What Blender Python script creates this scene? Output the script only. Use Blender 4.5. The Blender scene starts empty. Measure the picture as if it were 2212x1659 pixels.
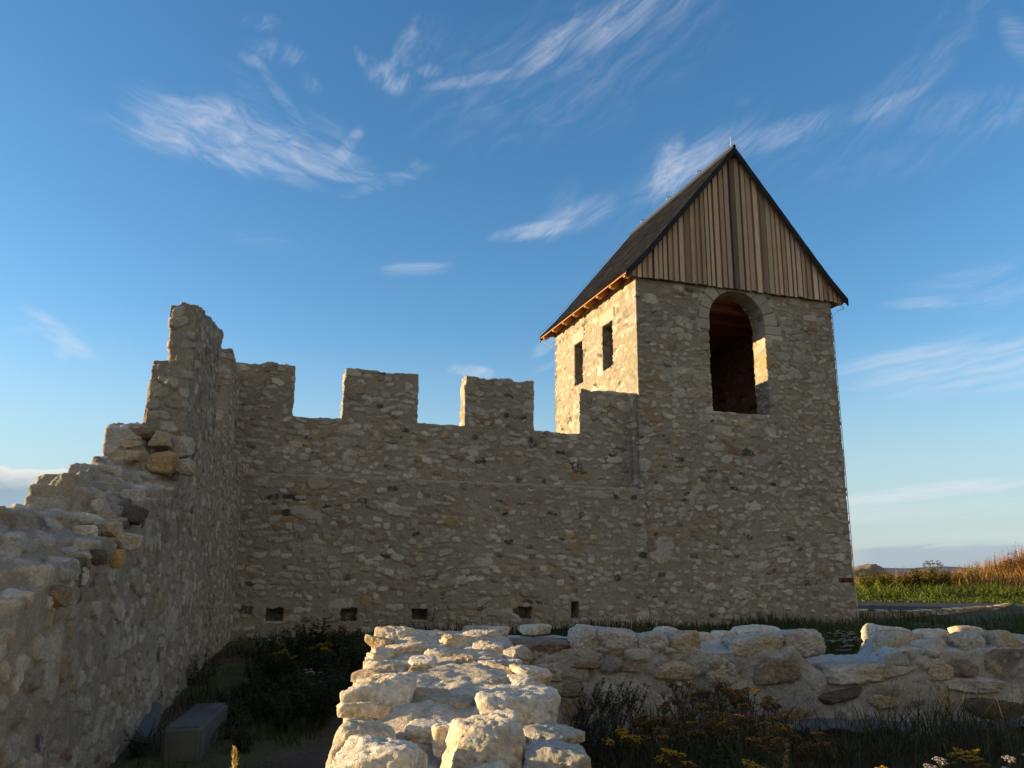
import bpy, bmesh, math, random
import numpy as np
from mathutils import Vector, Matrix

S = bpy.context.scene
COL = S.collection
R = math.radians
# ------------------------------------------------------------------ camera
# metres; the camera's eye is the origin, +y is the viewing direction, z is up
FPX, PITCH, ROLL, PW, PH = 1727.2, .226, .0097, 2212., 1659.
cd = bpy.data.cameras.new('camera'); cam = bpy.data.objects.new('camera', cd); COL.objects.link(cam)
cd.sensor_width = 36.; cd.lens = 36. * FPX / PW; cd.clip_start = .05; cd.clip_end = 20000.
cam.matrix_world = Matrix.Rotation(R(90) + PITCH, 4, 'X') @ Matrix.Rotation(ROLL, 4, 'Z')
S.camera = cam
S.render.resolution_x, S.render.resolution_y = 1024, 768

def ray(px, py):
    a, b = px - PW / 2, py - PH / 2
    c, s = math.cos(ROLL), math.sin(ROLL)
    x, zc = (c * a + s * b) / FPX, -(-s * a + c * b) / FPX
    return np.array([x, math.cos(PITCH) - zc * math.sin(PITCH), math.sin(PITCH) + zc * math.cos(PITCH)])
def at_z(px, py, z): d = ray(px, py); return d * (z / d[2])
def at_y(px, py, y): d = ray(px, py); return d * (y / d[1])

# ------------------------------------------------------------------ sun, sky, exposure
SUN_EL, SUN_AZ = R(7.0), R(-90 + 3.)      # azimuth measured clockwise from +y
to_sun = Vector((math.sin(SUN_AZ) * math.cos(SUN_EL), math.cos(SUN_AZ) * math.cos(SUN_EL), math.sin(SUN_EL)))
sd = bpy.data.lights.new('sun', 'SUN'); sun = bpy.data.objects.new('sun', sd); COL.objects.link(sun)
sd.energy = 4.05; sd.angle = R(.53); sd.color = (1., .695, .325)
sun.rotation_euler = to_sun.to_track_quat('Z', 'Y').to_euler()
S.view_settings.view_transform = 'Standard'; S.view_settings.look = 'None'
S.view_settings.exposure = 1.34; S.view_settings.gamma = 1.
try: S.cycles.max_bounces = 6; S.cycles.diffuse_bounces = 3; S.cycles.transparent_max_bounces = 4
except Exception: pass

W = bpy.data.worlds.new('World'); S.world = W; W.use_nodes = True
def make_world():
    nt = W.node_tree; nt.nodes.clear(); L = nt.links
    def N(t, **k):
        n = nt.nodes.new(t)
        for a, v in k.items(): setattr(n, a, v)
        return n
    def M(op, a, b=None, c=None, clamp=False):
        n = N('ShaderNodeMath', operation=op, use_clamp=clamp)
        for i, v in enumerate((a, b, c)):
            if v is None: continue
            if isinstance(v, (int, float)): n.inputs[i].default_value = v
            else: L.new(v, n.inputs[i])
        return n.outputs[0]
    def MR(v, a, b, c=0., d=1., smooth=True):
        n = N('ShaderNodeMapRange', clamp=True); n.interpolation_type = 'SMOOTHSTEP' if smooth else 'LINEAR'
        L.new(v, n.inputs[0])
        for i, x in zip((1, 2, 3, 4), (a, b, c, d)): n.inputs[i].default_value = x
        return n.outputs[0]
    def MIX(f, a, b, mode='MIX'):
        n = N('ShaderNodeMix', data_type='RGBA', blend_type=mode)
        for s, v in ((n.inputs[0], f), (n.inputs[6], a), (n.inputs[7], b)):
            if isinstance(v, (int, float)): s.default_value = v
            elif isinstance(v, tuple): s.default_value = v + (1.,)
            else: L.new(v, s)
        return n.outputs[2]
    sky = N('ShaderNodeTexSky', sky_type='NISHITA', sun_disc=False, sun_elevation=SUN_EL, sun_rotation=SUN_AZ,
            altitude=300., air_density=1.0, dust_density=.5, ozone_density=1.6)
    hs = N('ShaderNodeHueSaturation'); hs.inputs['Saturation'].default_value = 1.20; hs.inputs['Value'].default_value = 1.
    L.new(MIX(1., sky.outputs[0], (.79, .87, .99), 'MULTIPLY'), hs.inputs['Color'])
    tc = N('ShaderNodeTexCoord'); sp = N('ShaderNodeSeparateXYZ'); L.new(tc.outputs['Generated'], sp.inputs[0])
    X, Y, Z = sp.outputs
    az = M('ARCTAN2', X, Y); el = M('ARCSINE', Z)
    def azel(px, py):
        d = ray(px, py); d = d / np.linalg.norm(d); return math.atan2(d[0], d[1]), math.asin(d[2])
    def mask(px, py, ang, hl, hw, s, curve=0.):
        a0, e0 = azel(px, py); k = 1. / FPX
        u0 = M('MULTIPLY', M('SUBTRACT', az, a0), math.cos(e0)); v0 = M('SUBTRACT', el, e0)
        # the frame's up direction tilts a little off the meridian away from the middle of the view
        a1, e1 = azel(px + 20, py); tilt = math.atan2(e1 - e0, (a1 - a0) * math.cos(e0))
        t = R(ang) + tilt; c, sn = math.cos(t), math.sin(t)
        u = M('ADD', M('MULTIPLY', u0, c / (hl * k)), M('MULTIPLY', v0, sn / (hl * k)))
        v = M('ADD', M('MULTIPLY', u0, -sn / (hw * k)), M('MULTIPLY', v0, c / (hw * k)))
        if curve: v = M('SUBTRACT', v, M('MULTIPLY', M('MULTIPLY', u, u), curve))
        r2 = M('ADD', M('MULTIPLY', u, u), M('MULTIPLY', v, v))
        return M('MULTIPLY', MR(r2, 2.4, 0., 0., s), 1.)
    wn = N('ShaderNodeTexNoise', noise_dimensions='3D'); wn.inputs['Scale'].default_value = 6.; wn.inputs['Detail'].default_value = 3.; L.new(tc.outputs['Generated'], wn.inputs['Vector'])
    wv = N('ShaderNodeVectorMath', operation='SCALE'); L.new(wn.outputs['Color'], wv.inputs[0]); wv.inputs['Scale'].default_value = 3.2
    def noise(ang, sx, sy, seed, detail, rough, warp):
        c, sn = math.cos(R(ang)), math.sin(R(ang))
        u = M('ADD', M('MULTIPLY', az, c * sx), M('MULTIPLY', el, sn * sx)); v = M('ADD', M('MULTIPLY', az, -sn * sy), M('MULTIPLY', el, c * sy))
        cb = N('ShaderNodeCombineXYZ'); L.new(u, cb.inputs[0]); L.new(v, cb.inputs[1]); cb.inputs[2].default_value = seed
        va = N('ShaderNodeVectorMath', operation='ADD'); L.new(cb.outputs[0], va.inputs[0]); L.new(wv.outputs[0], va.inputs[1])
        n = N('ShaderNodeTexNoise', noise_dimensions='3D'); L.new(va.outputs[0], n.inputs['Vector'])
        n.inputs['Scale'].default_value = 1.; n.inputs['Detail'].default_value = detail; n.inputs['Roughness'].default_value = rough
        n.inputs['Distortion'].default_value = warp
        return n.outputs[0]
    nA = noise(-15, 13, 62, 1.3, 7, .60, .6)      # streaks falling to the right
    nB = noise(30, 12, 58, 5.1, 7, .62, .6)       # streaks rising to the right
    nC = noise(55, 34, 70, 9.7, 7, .64, .5)      # puffs
    nD = noise(6, 8, 90, 3.7, 6, .6, .4)         # level bands
    groups = {
      'A': [(480,290,-16,170,58,.95,-.3),(600,330,-8,150,34,.85),(380,250,-32,90,30,.55),(560,225,-52,75,22,.35),(628,240,-58,95,12,.55),(690,300,-30,60,40,.4),(742,332,50,60,16,.85),(700,350,20,80,18,.8),(735,378,-6,80,13,.75),(838,392,18,75,14,.6),(885,372,48,26,10,.4),(128,722,-38,60,18,.9),(145,745,70,28,16,.8),(100,712,0,50,8,.5),(2205,95,-52,60,18,.5)],
      'B': [(1200,95,33,90,26,.85,-.1),(1330,45,22,150,40,.75),(1420,10,20,90,40,.5),(1060,168,9,125,13,.7),(1240,140,20,280,110,.34),(1500,350,34,120,34,.8),(1640,305,18,150,24,.7),(1790,262,22,150,22,.45),(1915,226,28,70,15,.75),(1970,170,48,110,30,.5),(2060,60,60,120,36,.35),(1170,495,10,90,16,.95),(1240,470,20,90,30,.6),(1220,440,50,50,26,.35),(2090,245,8,140,34,.45),(1180,745,45,38,14,.8),(1185,790,20,30,8,.5),(1470,400,50,180,80,.25),(1850,330,10,300,60,.2)],
      'C': [(545,130,-25,24,11,.6),(602,114,-15,48,20,.5),(566,48,0,30,13,.5),(670,178,-60,26,14,.4),(868,118,62,64,18,.55),(838,165,-25,44,26,.75),(788,136,-60,30,10,.55),(925,152,0,22,12,.6),(1445,370,80,64,32,.75),(1025,803,-6,52,13,1.0),(905,95,40,60,30,.35)],
      'D': [(2110,785,6,215,50,.9),(2160,615,4,130,50,.4),(1995,655,2,60,12,.6),(900,580,2,72,15,.75),(570,520,-8,60,18,.35),(1975,1066,7,185,15,1.1),(1990,1105,4,260,18,.7),(2120,1150,2,160,10,.5)],
    }
    dens = None
    for g, (nz, lo, hi) in {'A': (nA, .36, .70), 'B': (nB, .37, .72), 'C': (nC, .44, .72), 'D': (nD, .36, .66)}.items():
        s = None
        for m in groups[g]:
            q = mask(*m); s = q if s is None else M('MAXIMUM', s, q)
        q = M('MULTIPLY', MR(M('ADD', nz, M('MULTIPLY', s, CLW)), .42, 1.16), M('MINIMUM', M('MULTIPLY', s, 1.2), 1.))
        dens = q if dens is None else M('ADD', dens, q)
    dens = M('MULTIPLY', dens, .54, clamp=True)
    # pale haze belt over the horizon, thin cloud above it
    col = MIX(MR(el, R(17), R(1), 0., .78), hs.outputs[0], HAZE_COL)
    col = MIX(dens, col, CLOUD_WHITE)
    # grey cloud bank low on the left, bright along its upper edge
    e0 = azel(60, 1012)[1]; nb = noise(0, 14, 30, 2.2, 5, .55, .3)
    edge = M('SUBTRACT', M('ADD', e0, M('MULTIPLY', M('SUBTRACT', nb, .5), .035)), el)
    lft = MR(az, azel(460, 1022)[0], azel(200, 1022)[0], 0., 1.)
    bank = M('MULTIPLY', MR(edge, -.001, .004), lft)
    rim = MR(edge, .001, .022)
    bcol = MIX(rim, CLOUD_RIM, BANK_COL)
    bcol = MIX(MR(el, R(6.), R(1.), 0., .6), bcol, HAZE_COL)
    col = MIX(M('MULTIPLY', bank, .85), col, bcol)
    # lilac band on the right horizon
    e1 = azel(2030, 1178)[1]
    ed2 = M('SUBTRACT', M('ADD', e1, M('MULTIPLY', M('SUBTRACT', nD, .5), .02)), el)
    rgt = MR(az, azel(1780, 1178)[0], azel(1900, 1178)[0])
    b2 = M('MULTIPLY', M('MULTIPLY', MR(ed2, -.002, .006), rgt), .7)
    col = MIX(b2, col, LILAC_COL)
    # warm cloudy glow added to the unseen rear sky, fills the shaded walls
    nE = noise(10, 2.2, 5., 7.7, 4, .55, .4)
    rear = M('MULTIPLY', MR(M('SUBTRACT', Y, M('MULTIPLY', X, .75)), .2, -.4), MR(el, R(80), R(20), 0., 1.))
    col = MIX(M('MULTIPLY', rear, MR(nE, .2, .5, .55, 1.)), col, REAR_FILL_COL)
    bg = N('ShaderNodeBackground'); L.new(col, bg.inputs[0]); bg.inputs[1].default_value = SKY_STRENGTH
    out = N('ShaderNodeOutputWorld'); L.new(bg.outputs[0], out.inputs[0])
SKY_STRENGTH = .12
k = 1. / SKY_STRENGTH / 2 ** 1.25
CLOUD_WHITE = (.80 * k, .80 * k, .86 * k)
CLOUD_RIM = (.86 * k, .82 * k, .76 * k)
HAZE_COL = (.455 * k, .575 * k, .66 * k)
BANK_COL = (.24 * k, .34 * k, .46 * k)
LILAC_COL = (.36 * k, .43 * k, .53 * k)
REAR_FILL_COL = (.50 * k, .445 * k, .35 * k)
CLW = .26
make_world()

# ------------------------------------------------------------------ tagging
def tag(o, label=None, cat=None, group=None, kind=None):
    if label: o['label'] = label
    if cat: o['category'] = cat
    if group: o['group'] = group
    if kind: o['kind'] = kind
    return o
def empty(name, loc=(0, 0, 0), rz=0., **k):
    o = bpy.data.objects.new(name, None); COL.objects.link(o); o.location = loc; o.rotation_euler.z = rz; o.empty_display_size = .2
    return tag(o, **k)
def copy_tree(o, parent=None):
    c = o.copy(); COL.objects.link(c)
    if parent is not None: c.parent = parent
    for ch in list(o.children): copy_tree(ch, c)
    return c

# ------------------------------------------------------------------ numeric helpers
U32 = np.uint32
def hsh(ix, iy, iz, s):
    with np.errstate(over='ignore'):
        n = ix.astype(np.int64).astype(U32) * U32(374761393) + iy.astype(np.int64).astype(U32) * U32(668265263) + iz.astype(np.int64).astype(U32) * U32(2246822519) + U32((s * 3266489917 + 374761) & 0xffffffff)
        n = (n ^ (n >> U32(13))) * U32(1274126177); n = (n ^ (n >> U32(15))) * U32(2246822519); n = n ^ (n >> U32(16))
    return n.astype(np.float32) / np.float32(4294967296.)
def vnoise(P, sc, seed):
    q = P * sc; f = np.floor(q); t = q - f; t = t * t * (3 - 2 * t); i = f.astype(np.int64)
    r = 0.
    for a in (0, 1):
        for b in (0, 1):
            for c in (0, 1):
                w = (t[:, 0] if a else 1 - t[:, 0]) * (t[:, 1] if b else 1 - t[:, 1]) * (t[:, 2] if c else 1 - t[:, 2])
                r = r + w * hsh(i[:, 0] + a, i[:, 1] + b, i[:, 2] + c, seed)
    return r * 2 - 1
def fbm(P, sc, seed, oct=3, gain=.5):
    r, a = 0., 1.
    for k in range(oct): r = r + a * vnoise(P, sc * 2.03 ** k, seed + 17 * k); a *= gain
    return r
def sst(a, b, x):
    t = np.clip((x - a) / (b - a), 0, 1); return t * t * (3 - 2 * t)

def mesh_np(name, V, F, mat, parent=None, smooth=True, col=None, mats=None, mi=None):
    """V (n,3), F (m,4) or (m,3) or list of such arrays -> one linked mesh object"""
    me = bpy.data.meshes.new(name)
    Fs = F if isinstance(F, list) else [F]
    Fs = [np.asarray(f, dtype=np.int32) for f in Fs if len(f)]
    lv = np.concatenate([f.ravel() for f in Fs]); tot = np.concatenate([np.full(len(f), f.shape[1], np.int32) for f in Fs])
    st = np.concatenate([[0], np.cumsum(tot)[:-1]]).astype(np.int32)
    me.vertices.add(len(V)); me.vertices.foreach_set('co', np.asarray(V, np.float32).ravel())
    me.loops.add(len(lv)); me.loops.foreach_set('vertex_index', lv)
    me.polygons.add(len(tot)); me.polygons.foreach_set('loop_start', st)
    try: me.polygons.foreach_set('loop_total', tot)
    except Exception: pass
    me.polygons.foreach_set('use_smooth', np.full(len(tot), smooth))
    for m in (mats or [mat]): me.materials.append(m)
    if mi is not None: me.polygons.foreach_set('material_index', np.asarray(mi, np.int32))
    if col is not None:
        at = me.attributes.new('Col', 'FLOAT_COLOR', 'POINT'); c4 = np.ones((len(V), 4), np.float32); c4[:, :3] = col
        at.data.foreach_set('color', c4.ravel())
    me.update(calc_edges=True); me.validate()
    o = bpy.data.objects.new(name, me); COL.objects.link(o)
    if parent is not None: o.parent = parent
    return o

class MB:
    """collects coloured pieces for ONE mesh"""
    def __init__(s): s.V, s.F4, s.F3, s.C, s.n = [], [], [], [], 0
    def add(s, V, F, c=(.5, .5, .5)):
        V = np.asarray(V, float).reshape(-1, 3); F = np.asarray(F, np.int32)
        (s.F4 if F.shape[1] == 4 else s.F3).append(F + s.n)
        c = np.asarray(c, float); s.C.append(np.broadcast_to(c, (len(V), 3))); s.V.append(V); s.n += len(V)
    def box(s, lo, hi, c=(.5, .5, .5), fr=None):
        x0, y0, z0 = lo; x1, y1, z1 = hi
        V = np.array([(x0,y0,z0),(x1,y0,z0),(x1,y1,z0),(x0,y1,z0),(x0,y0,z1),(x1,y0,z1),(x1,y1,z1),(x0,y1,z1)], float)
        if fr is not None: V = fr(V)
        s.add(V, BOXF, c)
    def tube(s, pts, r0, r1=None, c=(.5, .5, .5), n=5):
        pts = np.asarray(pts, float); m = len(pts); r1 = r0 if r1 is None else r1
        T = np.gradient(pts, axis=0); T /= np.linalg.norm(T, axis=1)[:, None] + 1e-9
        up = np.where(np.abs(T[:, 2:3]) > .9, np.array([[1., 0, 0]]), np.array([[0, 0, 1.]]))
        A = np.cross(T, up); A /= np.linalg.norm(A, axis=1)[:, None] + 1e-9; B = np.cross(T, A)
        rr = np.linspace(r0, r1, m)[:, None, None]; th = np.arange(n) * 2 * math.pi / n
        V = pts[:, None, :] + rr * (np.cos(th)[None, :, None] * A[:, None, :] + np.sin(th)[None, :, None] * B[:, None, :])
        i = np.arange(m - 1)[:, None] * n; j = np.arange(n)[None, :]; k = (j + 1) % n
        F = np.stack([i + j, i + k, i + n + k, i + n + j], -1).reshape(-1, 4)
        s.add(V.reshape(-1, 3), F, c)
    def build(s, name, mat, parent=None, smooth=False):
        return mesh_np(name, np.concatenate(s.V), [np.concatenate(f) for f in (s.F4, s.F3) if f], mat, parent, smooth, np.concatenate(s.C))
BOXF = np.array([(0,3,2,1),(4,5,6,7),(0,1,5,4),(1,2,6,5),(2,3,7,6),(3,0,4,7)])

# ------------------------------------------------------------------ materials
def mat_attr(name, rough=.9, fine=40., amp=.25, bump=.4, bdist=.01, grain=None, trans=0., spec=.25):
    """surface whose albedo is the mesh's own colour (stones, boards, leaves) with fine grain and relief"""
    m = bpy.data.materials.new(name); m.use_nodes = True; nt = m.node_tree; L = nt.links
    b = nt.nodes['Principled BSDF']; b.inputs['Roughness'].default_value = rough; b.inputs['Specular IOR Level'].default_value = spec
    at = nt.nodes.new('ShaderNodeAttribute'); at.attribute_name = 'Col'
    tc = nt.nodes.new('ShaderNodeTexCoord'); mp = nt.nodes.new('ShaderNodeMapping'); L.new(tc.outputs['Object'], mp.inputs[0])
    if grain: mp.inputs['Scale'].default_value = grain
    n = nt.nodes.new('ShaderNodeTexNoise'); L.new(mp.outputs[0], n.inputs['Vector']); n.inputs['Scale'].default_value = fine; n.inputs['Detail'].default_value = 5; n.inputs['Roughness'].default_value = .68
    mr = nt.nodes.new('ShaderNodeMapRange'); L.new(n.outputs[0], mr.inputs[0]); mr.inputs[1].default_value = .25; mr.inputs[2].default_value = .75; mr.inputs[3].default_value = 1 - amp; mr.inputs[4].default_value = 1 + amp
    mx = nt.nodes.new('ShaderNodeMix'); mx.data_type = 'RGBA'; mx.blend_type = 'MULTIPLY'; mx.inputs[0].default_value = 1.
    L.new(at.outputs['Color'], mx.inputs[6]); L.new(mr.outputs[0], mx.inputs[7]); L.new(mx.outputs[2], b.inputs['Base Color'])
    if bump:
        bp = nt.nodes.new('ShaderNodeBump'); bp.inputs['Strength'].default_value = bump; bp.inputs['Distance'].default_value = bdist
        L.new(n.outputs[0], bp.inputs['Height']); L.new(bp.outputs[0], b.inputs['Normal'])
    if trans:
        tr = nt.nodes.new('ShaderNodeBsdfTranslucent'); L.new(mx.outputs[2], tr.inputs[0]); ms = nt.nodes.new('ShaderNodeMixShader'); ms.inputs[0].default_value = trans
        L.new(b.outputs[0], ms.inputs[1]); L.new(tr.outputs[0], ms.inputs[2]); L.new(ms.outputs[0], nt.nodes['Material Output'].inputs[0])
    return m
M_STONE = mat_attr('rubble_masonry', .95, 26., .30, .55, .012)
M_ROCK = mat_attr('limestone_near', .95, 60., .34, 1., .012)
M_WOOD = mat_attr('weathered_boards', .8, 9., .30, .3, .004, grain=(6, 6, .35))
M_PINE = mat_attr('pine_timber', .6, 7., .2, .2, .004)
M_SLATE = mat_attr('slate', .92, 30., .3, .3, .004, spec=.06)
M_METAL = mat_attr('zinc_wire', .4, 20., .1, 0)
M_CONC = mat_attr('concrete', .9, 30., .18, .3, .004)
M_LEAF = mat_attr('leaf', .75, 25., .3, 0, trans=.3)
M_DRY = mat_attr('dry_stalk', .85, 25., .3, 0, trans=.3)
M_SOIL = mat_attr('earth', .95, 18., .45, .8, .03)
M_SHEET = mat_attr('membrane', .55, 12., .2, .2, .004)
M_FLOWER = mat_attr('flower', .8, 60., .25, 0, trans=.15)

# ------------------------------------------------------------------ masonry
def solid(parts, voxel):
    """union of closed pieces [(V, faces)] -> dense even surface (V, N, F)"""
    bm = bmesh.new()
    for V, F in parts:
        vs = [bm.verts.new(v) for v in V]
        for f in F:
            try: bm.faces.new([vs[i] for i in f])
            except ValueError: pass
    bmesh.ops.recalc_face_normals(bm, faces=bm.faces[:])
    me = bpy.data.meshes.new('tmp'); bm.to_mesh(me); bm.free()
    o = bpy.data.objects.new('tmp', me); COL.objects.link(o)
    md = o.modifiers.new('r', 'REMESH'); md.mode = 'VOXEL'; md.voxel_size = voxel; md.adaptivity = 0.
    dg = bpy.context.evaluated_depsgraph_get(); ev = o.evaluated_get(dg); em = ev.to_mesh()
    n = len(em.vertices); V = np.empty(n * 3, np.float32); em.vertices.foreach_get('co', V)
    Nn = np.empty(n * 3, np.float32); em.vertex_normals.foreach_get('vector', Nn)
    L = np.empty(len(em.loops), np.int32); em.loops.foreach_get('vertex_index', L)
    T = np.empty(len(em.polygons), np.int32); em.polygons.foreach_get('loop_total', T)
    st = np.concatenate([[0], np.cumsum(T)[:-1]])
    F4 = L[(st[T == 4][:, None] + np.arange(4))] if (T == 4).any() else np.zeros((0, 4), int)
    F3 = L[(st[T == 3][:, None] + np.arange(3))] if (T == 3).any() else np.zeros((0, 3), int)
    ev.to_mesh_clear(); bpy.data.objects.remove(o); bpy.data.meshes.remove(me)
    return V.reshape(-1, 3).astype(np.float32), Nn.reshape(-1, 3), [F4, F3]
def bx(x0, x1, y0, y1, z0, z1):
    return [(x0,y0,z0),(x1,y0,z0),(x1,y1,z0),(x0,y1,z0),(x0,y0,z1),(x1,y0,z1),(x1,y1,z1),(x0,y1,z1)], BOXF.tolist()
def prism_xz(poly, y0, y1):
    n = len(poly)
    V = [(x, y0, z) for x, z in poly] + [(x, y1, z) for x, z in poly]
    return V, [list(range(n)), list(range(2 * n - 1, n - 1, -1))] + [[i, (i + 1) % n, n + (i + 1) % n, n + i] for i in range(n)]

PAL = np.array([(.47,.45,.40),(.40,.38,.33),(.32,.285,.225),(.37,.365,.355),(.34,.255,.14),(.045,.044,.046),(.25,.165,.11),(.195,.175,.15)], np.float32)
PWT = np.array([.30,.24,.14,.17,.040,.032,.022,.045])
MORTAR = np.array((.285,.262,.215), np.float32)
def masonry(P, cell, seed, amp=.028, big=.0, pal=PAL, pwt=PWT, mortar=MORTAR, fill=1.0, tone=1.0, smear_k=.5):
    """P: points in the wall's own frame -> (outward relief, colour): irregular coursed rubble in flush mortar"""
    P = P.astype(np.float32); n = len(P)
    Wp = P + .16 * np.array(cell, np.float32) * np.stack([vnoise(P, 7.5, seed + 1), vnoise(P, 7.5, seed + 2), .9 * vnoise(P, 7.5, seed + 3)], 1)
    Wp[:, 2] += .55 * cell[2] * fbm(P, .85, seed + 4, 2)              # courses wander up and down
    best = np.full(n, 9., np.float32); bid = np.zeros(n, np.float32); b2 = np.zeros(n, np.float32); hgt = np.zeros(n, np.float32)
    layers = [(np.array(cell, np.float32), 1.0, 0)]
    if big: layers.append((np.array(cell, np.float32) * (1.9, 1.9, 1.75), big, 50))
    for cl, prob, so in layers:
        Q = Wp / cl; k0 = np.floor(Q[:, 2]).astype(np.int64)
        for dk in (-1, 0, 1):
            kz = k0 + dk; zz = np.zeros_like(kz)
            ox = hsh(kz, zz, zz, seed + so + 11); oy = hsh(kz, zz, zz, seed + so + 12)
            qx, qy = Q[:, 0] + ox, Q[:, 1] + oy
            i0, j0 = np.floor(qx).astype(np.int64), np.floor(qy).astype(np.int64)
            for di in (-1, 0, 1):
                for dj in (-1, 0, 1):
                    ix, jy = i0 + di, j0 + dj
                    r = [hsh(ix, jy, kz, seed + so + 20 + t) for t in range(7)]
                    dx = qx - (ix + .5 + .62 * (r[0] - .5)); dy = qy - (jy + .5 + .62 * (r[1] - .5)); dz = Q[:, 2] - (kz + .5 + .5 * (r[2] - .5))
                    dz = dz + (r[3] - .5) * .75 * (dx + dy)
                    hx = .27 + .36 * r[4] ** 1.3; hy = .27 + .36 * r[5] ** 1.3; hz = .26 + .30 * r[6]
                    ax, ay, a3 = np.abs(dx / hx), np.abs(dy / hy), np.abs(dz / hz)
                    d = (ax ** 3.4 + ay ** 3.4 + a3 ** 3.4) ** np.float32(1 / 3.4)
                    for cc, c1, c2, c3 in ((.86, r[2] - .5, r[5] - .5, r[0] - .5), (.84, r[6] - .5, r[3] - .5, r[1] - .5)):   # broken corners
                        nl = np.sqrt(c1 * c1 + c2 * c2 + c3 * c3) + .05; d = np.maximum(d, (c1 * dx / hx + c2 * dy / hy + c3 * dz / hz) / (nl * cc))
                    d = d / fill
                    if so: d = np.where(hsh(ix, jy, kz, seed + so + 40) < prob, d * .8, 9.)
                    u = d < best
                    best = np.where(u, d, best); bid = np.where(u, (r[0] * 7.13 + r[4] * 3.77 + r[6] * 5.31) % 1., bid)
                    b2 = np.where(u, (r[1] * 5.7 + r[5] * 9.1 + r[2]) % 1., b2)
                    hgt = np.where(u, (dx * (r[2] - .5) + dy * (r[3] - .5)) * 1.1 + dz * (r[0] - .5), hgt)
    m = sst(1.04, .94, best)
    f1 = fbm(P, 9., seed + 70, 3, .55); f2 = vnoise(P, 34., seed + 80)
    gap = np.exp(-((best - 1.06) / .09) ** 2) * sst(.0, .5, vnoise(P, 6., seed + 60))      # open joints here and there
    h = m * amp * (.40 + .75 * b2 + 1.0 * hgt) + amp * (.14 * f1 + .22 * f2 * (.4 + m) + .16 * vnoise(P, 70., seed + 81) * m - 1.1 * gap)
    ci = np.searchsorted(np.cumsum(pwt / pwt.sum()), bid * .9999); ci = np.clip(ci, 0, len(pal) - 1)
    c = pal[ci] * (.76 + .50 * b2)[:, None]
    dark = (ci == 5)[:, None]; fl = sst(.25, .6, f2 * .7 + f1 * .5)[:, None]
    c = np.where(dark, c + fl * .22 * np.array((1, .98, .95)), c)
    smear = sst(-.15, .55, fbm(P, 5., seed + 90, 2))[:, None] * smear_k       # mortar wiped over the stones
    mm = m[:, None] * (1 - .30 * smear_k) * (1 - .55 * smear)
    col = mortar * (1 - mm) + c * mm
    col = col * (1 + .10 * f1 + .08 * f2 + .10 * vnoise(P, 62., seed + 82))[:, None] * (1 + .09 * vnoise(P, .7, seed + 95))[:, None] * tone
    return h.astype(np.float32), np.clip(col, .01, .9).astype(np.float32)

# ------------------------------------------------------------------ rocks
def ico(sub):
    bm = bmesh.new(); bmesh.ops.create_icosphere(bm, subdivisions=sub, radius=1.)
    V = np.array([v.co[:] for v in bm.verts]); F = np.array([[v.index for v in f.verts] for f in bm.faces], np.int32); bm.free(); return V, F
ICO = {k: ico(k) for k in (2, 3, 4, 5, 6)}
ROCKC = {'cream': (.60,.54,.44), 'pale': (.66,.61,.52), 'grey': (.43,.41,.37), 'ochre': (.40,.285,.145), 'brown': (.24,.195,.15), 'tan': (.43,.36,.26), 'dark': (.12,.105,.09)}
def rock(mb, c, size, rz=0., tilt=(0., 0.), seed=0, sub=4, tint='cream', pw=6., rough=1.):
    D, F = ICO[sub]; rng = np.random.RandomState(seed)
    s = (np.abs(D) ** 9.).sum(1) ** (-1 / 9.); V = D * s[:, None]
    V = V + .10 * np.stack([rng.normal() * V[:, 1] * V[:, 2], rng.normal() * V[:, 0] * V[:, 2], rng.normal() * V[:, 0] * V[:, 1]], 1)
    V[:, 0] *= 1 + rng.uniform(-.14, .14) * V[:, 2] + rng.uniform(-.12, .12) * V[:, 1]; V[:, 1] *= 1 + rng.uniform(-.14, .14) * V[:, 2]; V[:, 2] *= 1 + rng.uniform(-.16, .16) * V[:, 0]
    for _ in range(6):                                          # split faces and lost corners
        nrm = rng.choice([-1., 1.], 3) * rng.uniform(.15, 1., 3); nrm /= np.linalg.norm(nrm); q = V @ nrm; dd = q.max() * rng.uniform(.70, .90)
        e = q - dd; V = V - np.where(e > 0, e * .97, 0)[:, None] * nrm
    for _ in range(16):                                         # chips struck off the edges
        nrm = rng.normal(size=3); nrm /= np.linalg.norm(nrm); q = V @ nrm; dd = q.max() * rng.uniform(.90, .98)
        e = q - dd; V = V - np.where(e > 0, e * rng.uniform(.7, 1.), 0)[:, None] * nrm
    V = (V - (V.max(0) + V.min(0)) / 2) / ((V.max(0) - V.min(0)) / 2)
    V = V * (np.array(size) / 2)
    sc = 1. / max(size); off = rng.uniform(-50, 50, 3); Nn = V / (np.linalg.norm(V, axis=1)[:, None] + 1e-9)
    P = V + off; ms = float(np.mean(size))
    n1 = fbm(P, 2.4 * sc, seed + 1, 3); n2 = fbm(P, 11. * sc, seed + 2, 3, .6); pit = -np.clip(fbm(P, 24. * sc, seed + 5, 2) - .30, 0, 1); n3 = fbm(P, 42. * sc, seed + 6, 2)
    V = V + Nn * (ms * (.026 * n1 + .022 * n2 + .030 * pit + .020 * n3) * rough)[:, None]
    base = np.array(ROCKC[tint]); st = fbm(P, 3.1 * sc, seed + 8, 3)
    C = base * (1 + .16 * n2 + .10 * st)[:, None]
    och = sst(.10, .7, fbm(P, 2.2 * sc, seed + 11, 2))[:, None] * .65; C = C * (1 - och) + och * C * np.array((1.0, .80, .52))
    C = C * (1 + .25 * n3)[:, None]
    M = Matrix.Rotation(rz, 3, 'Z') @ Matrix.Rotation(tilt[0], 3, 'X') @ Matrix.Rotation(tilt[1], 3, 'Y')
    V = V @ np.array(M).T + np.array(c)
    mb.add(V, F, np.clip(C, .02, .85))

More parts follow.
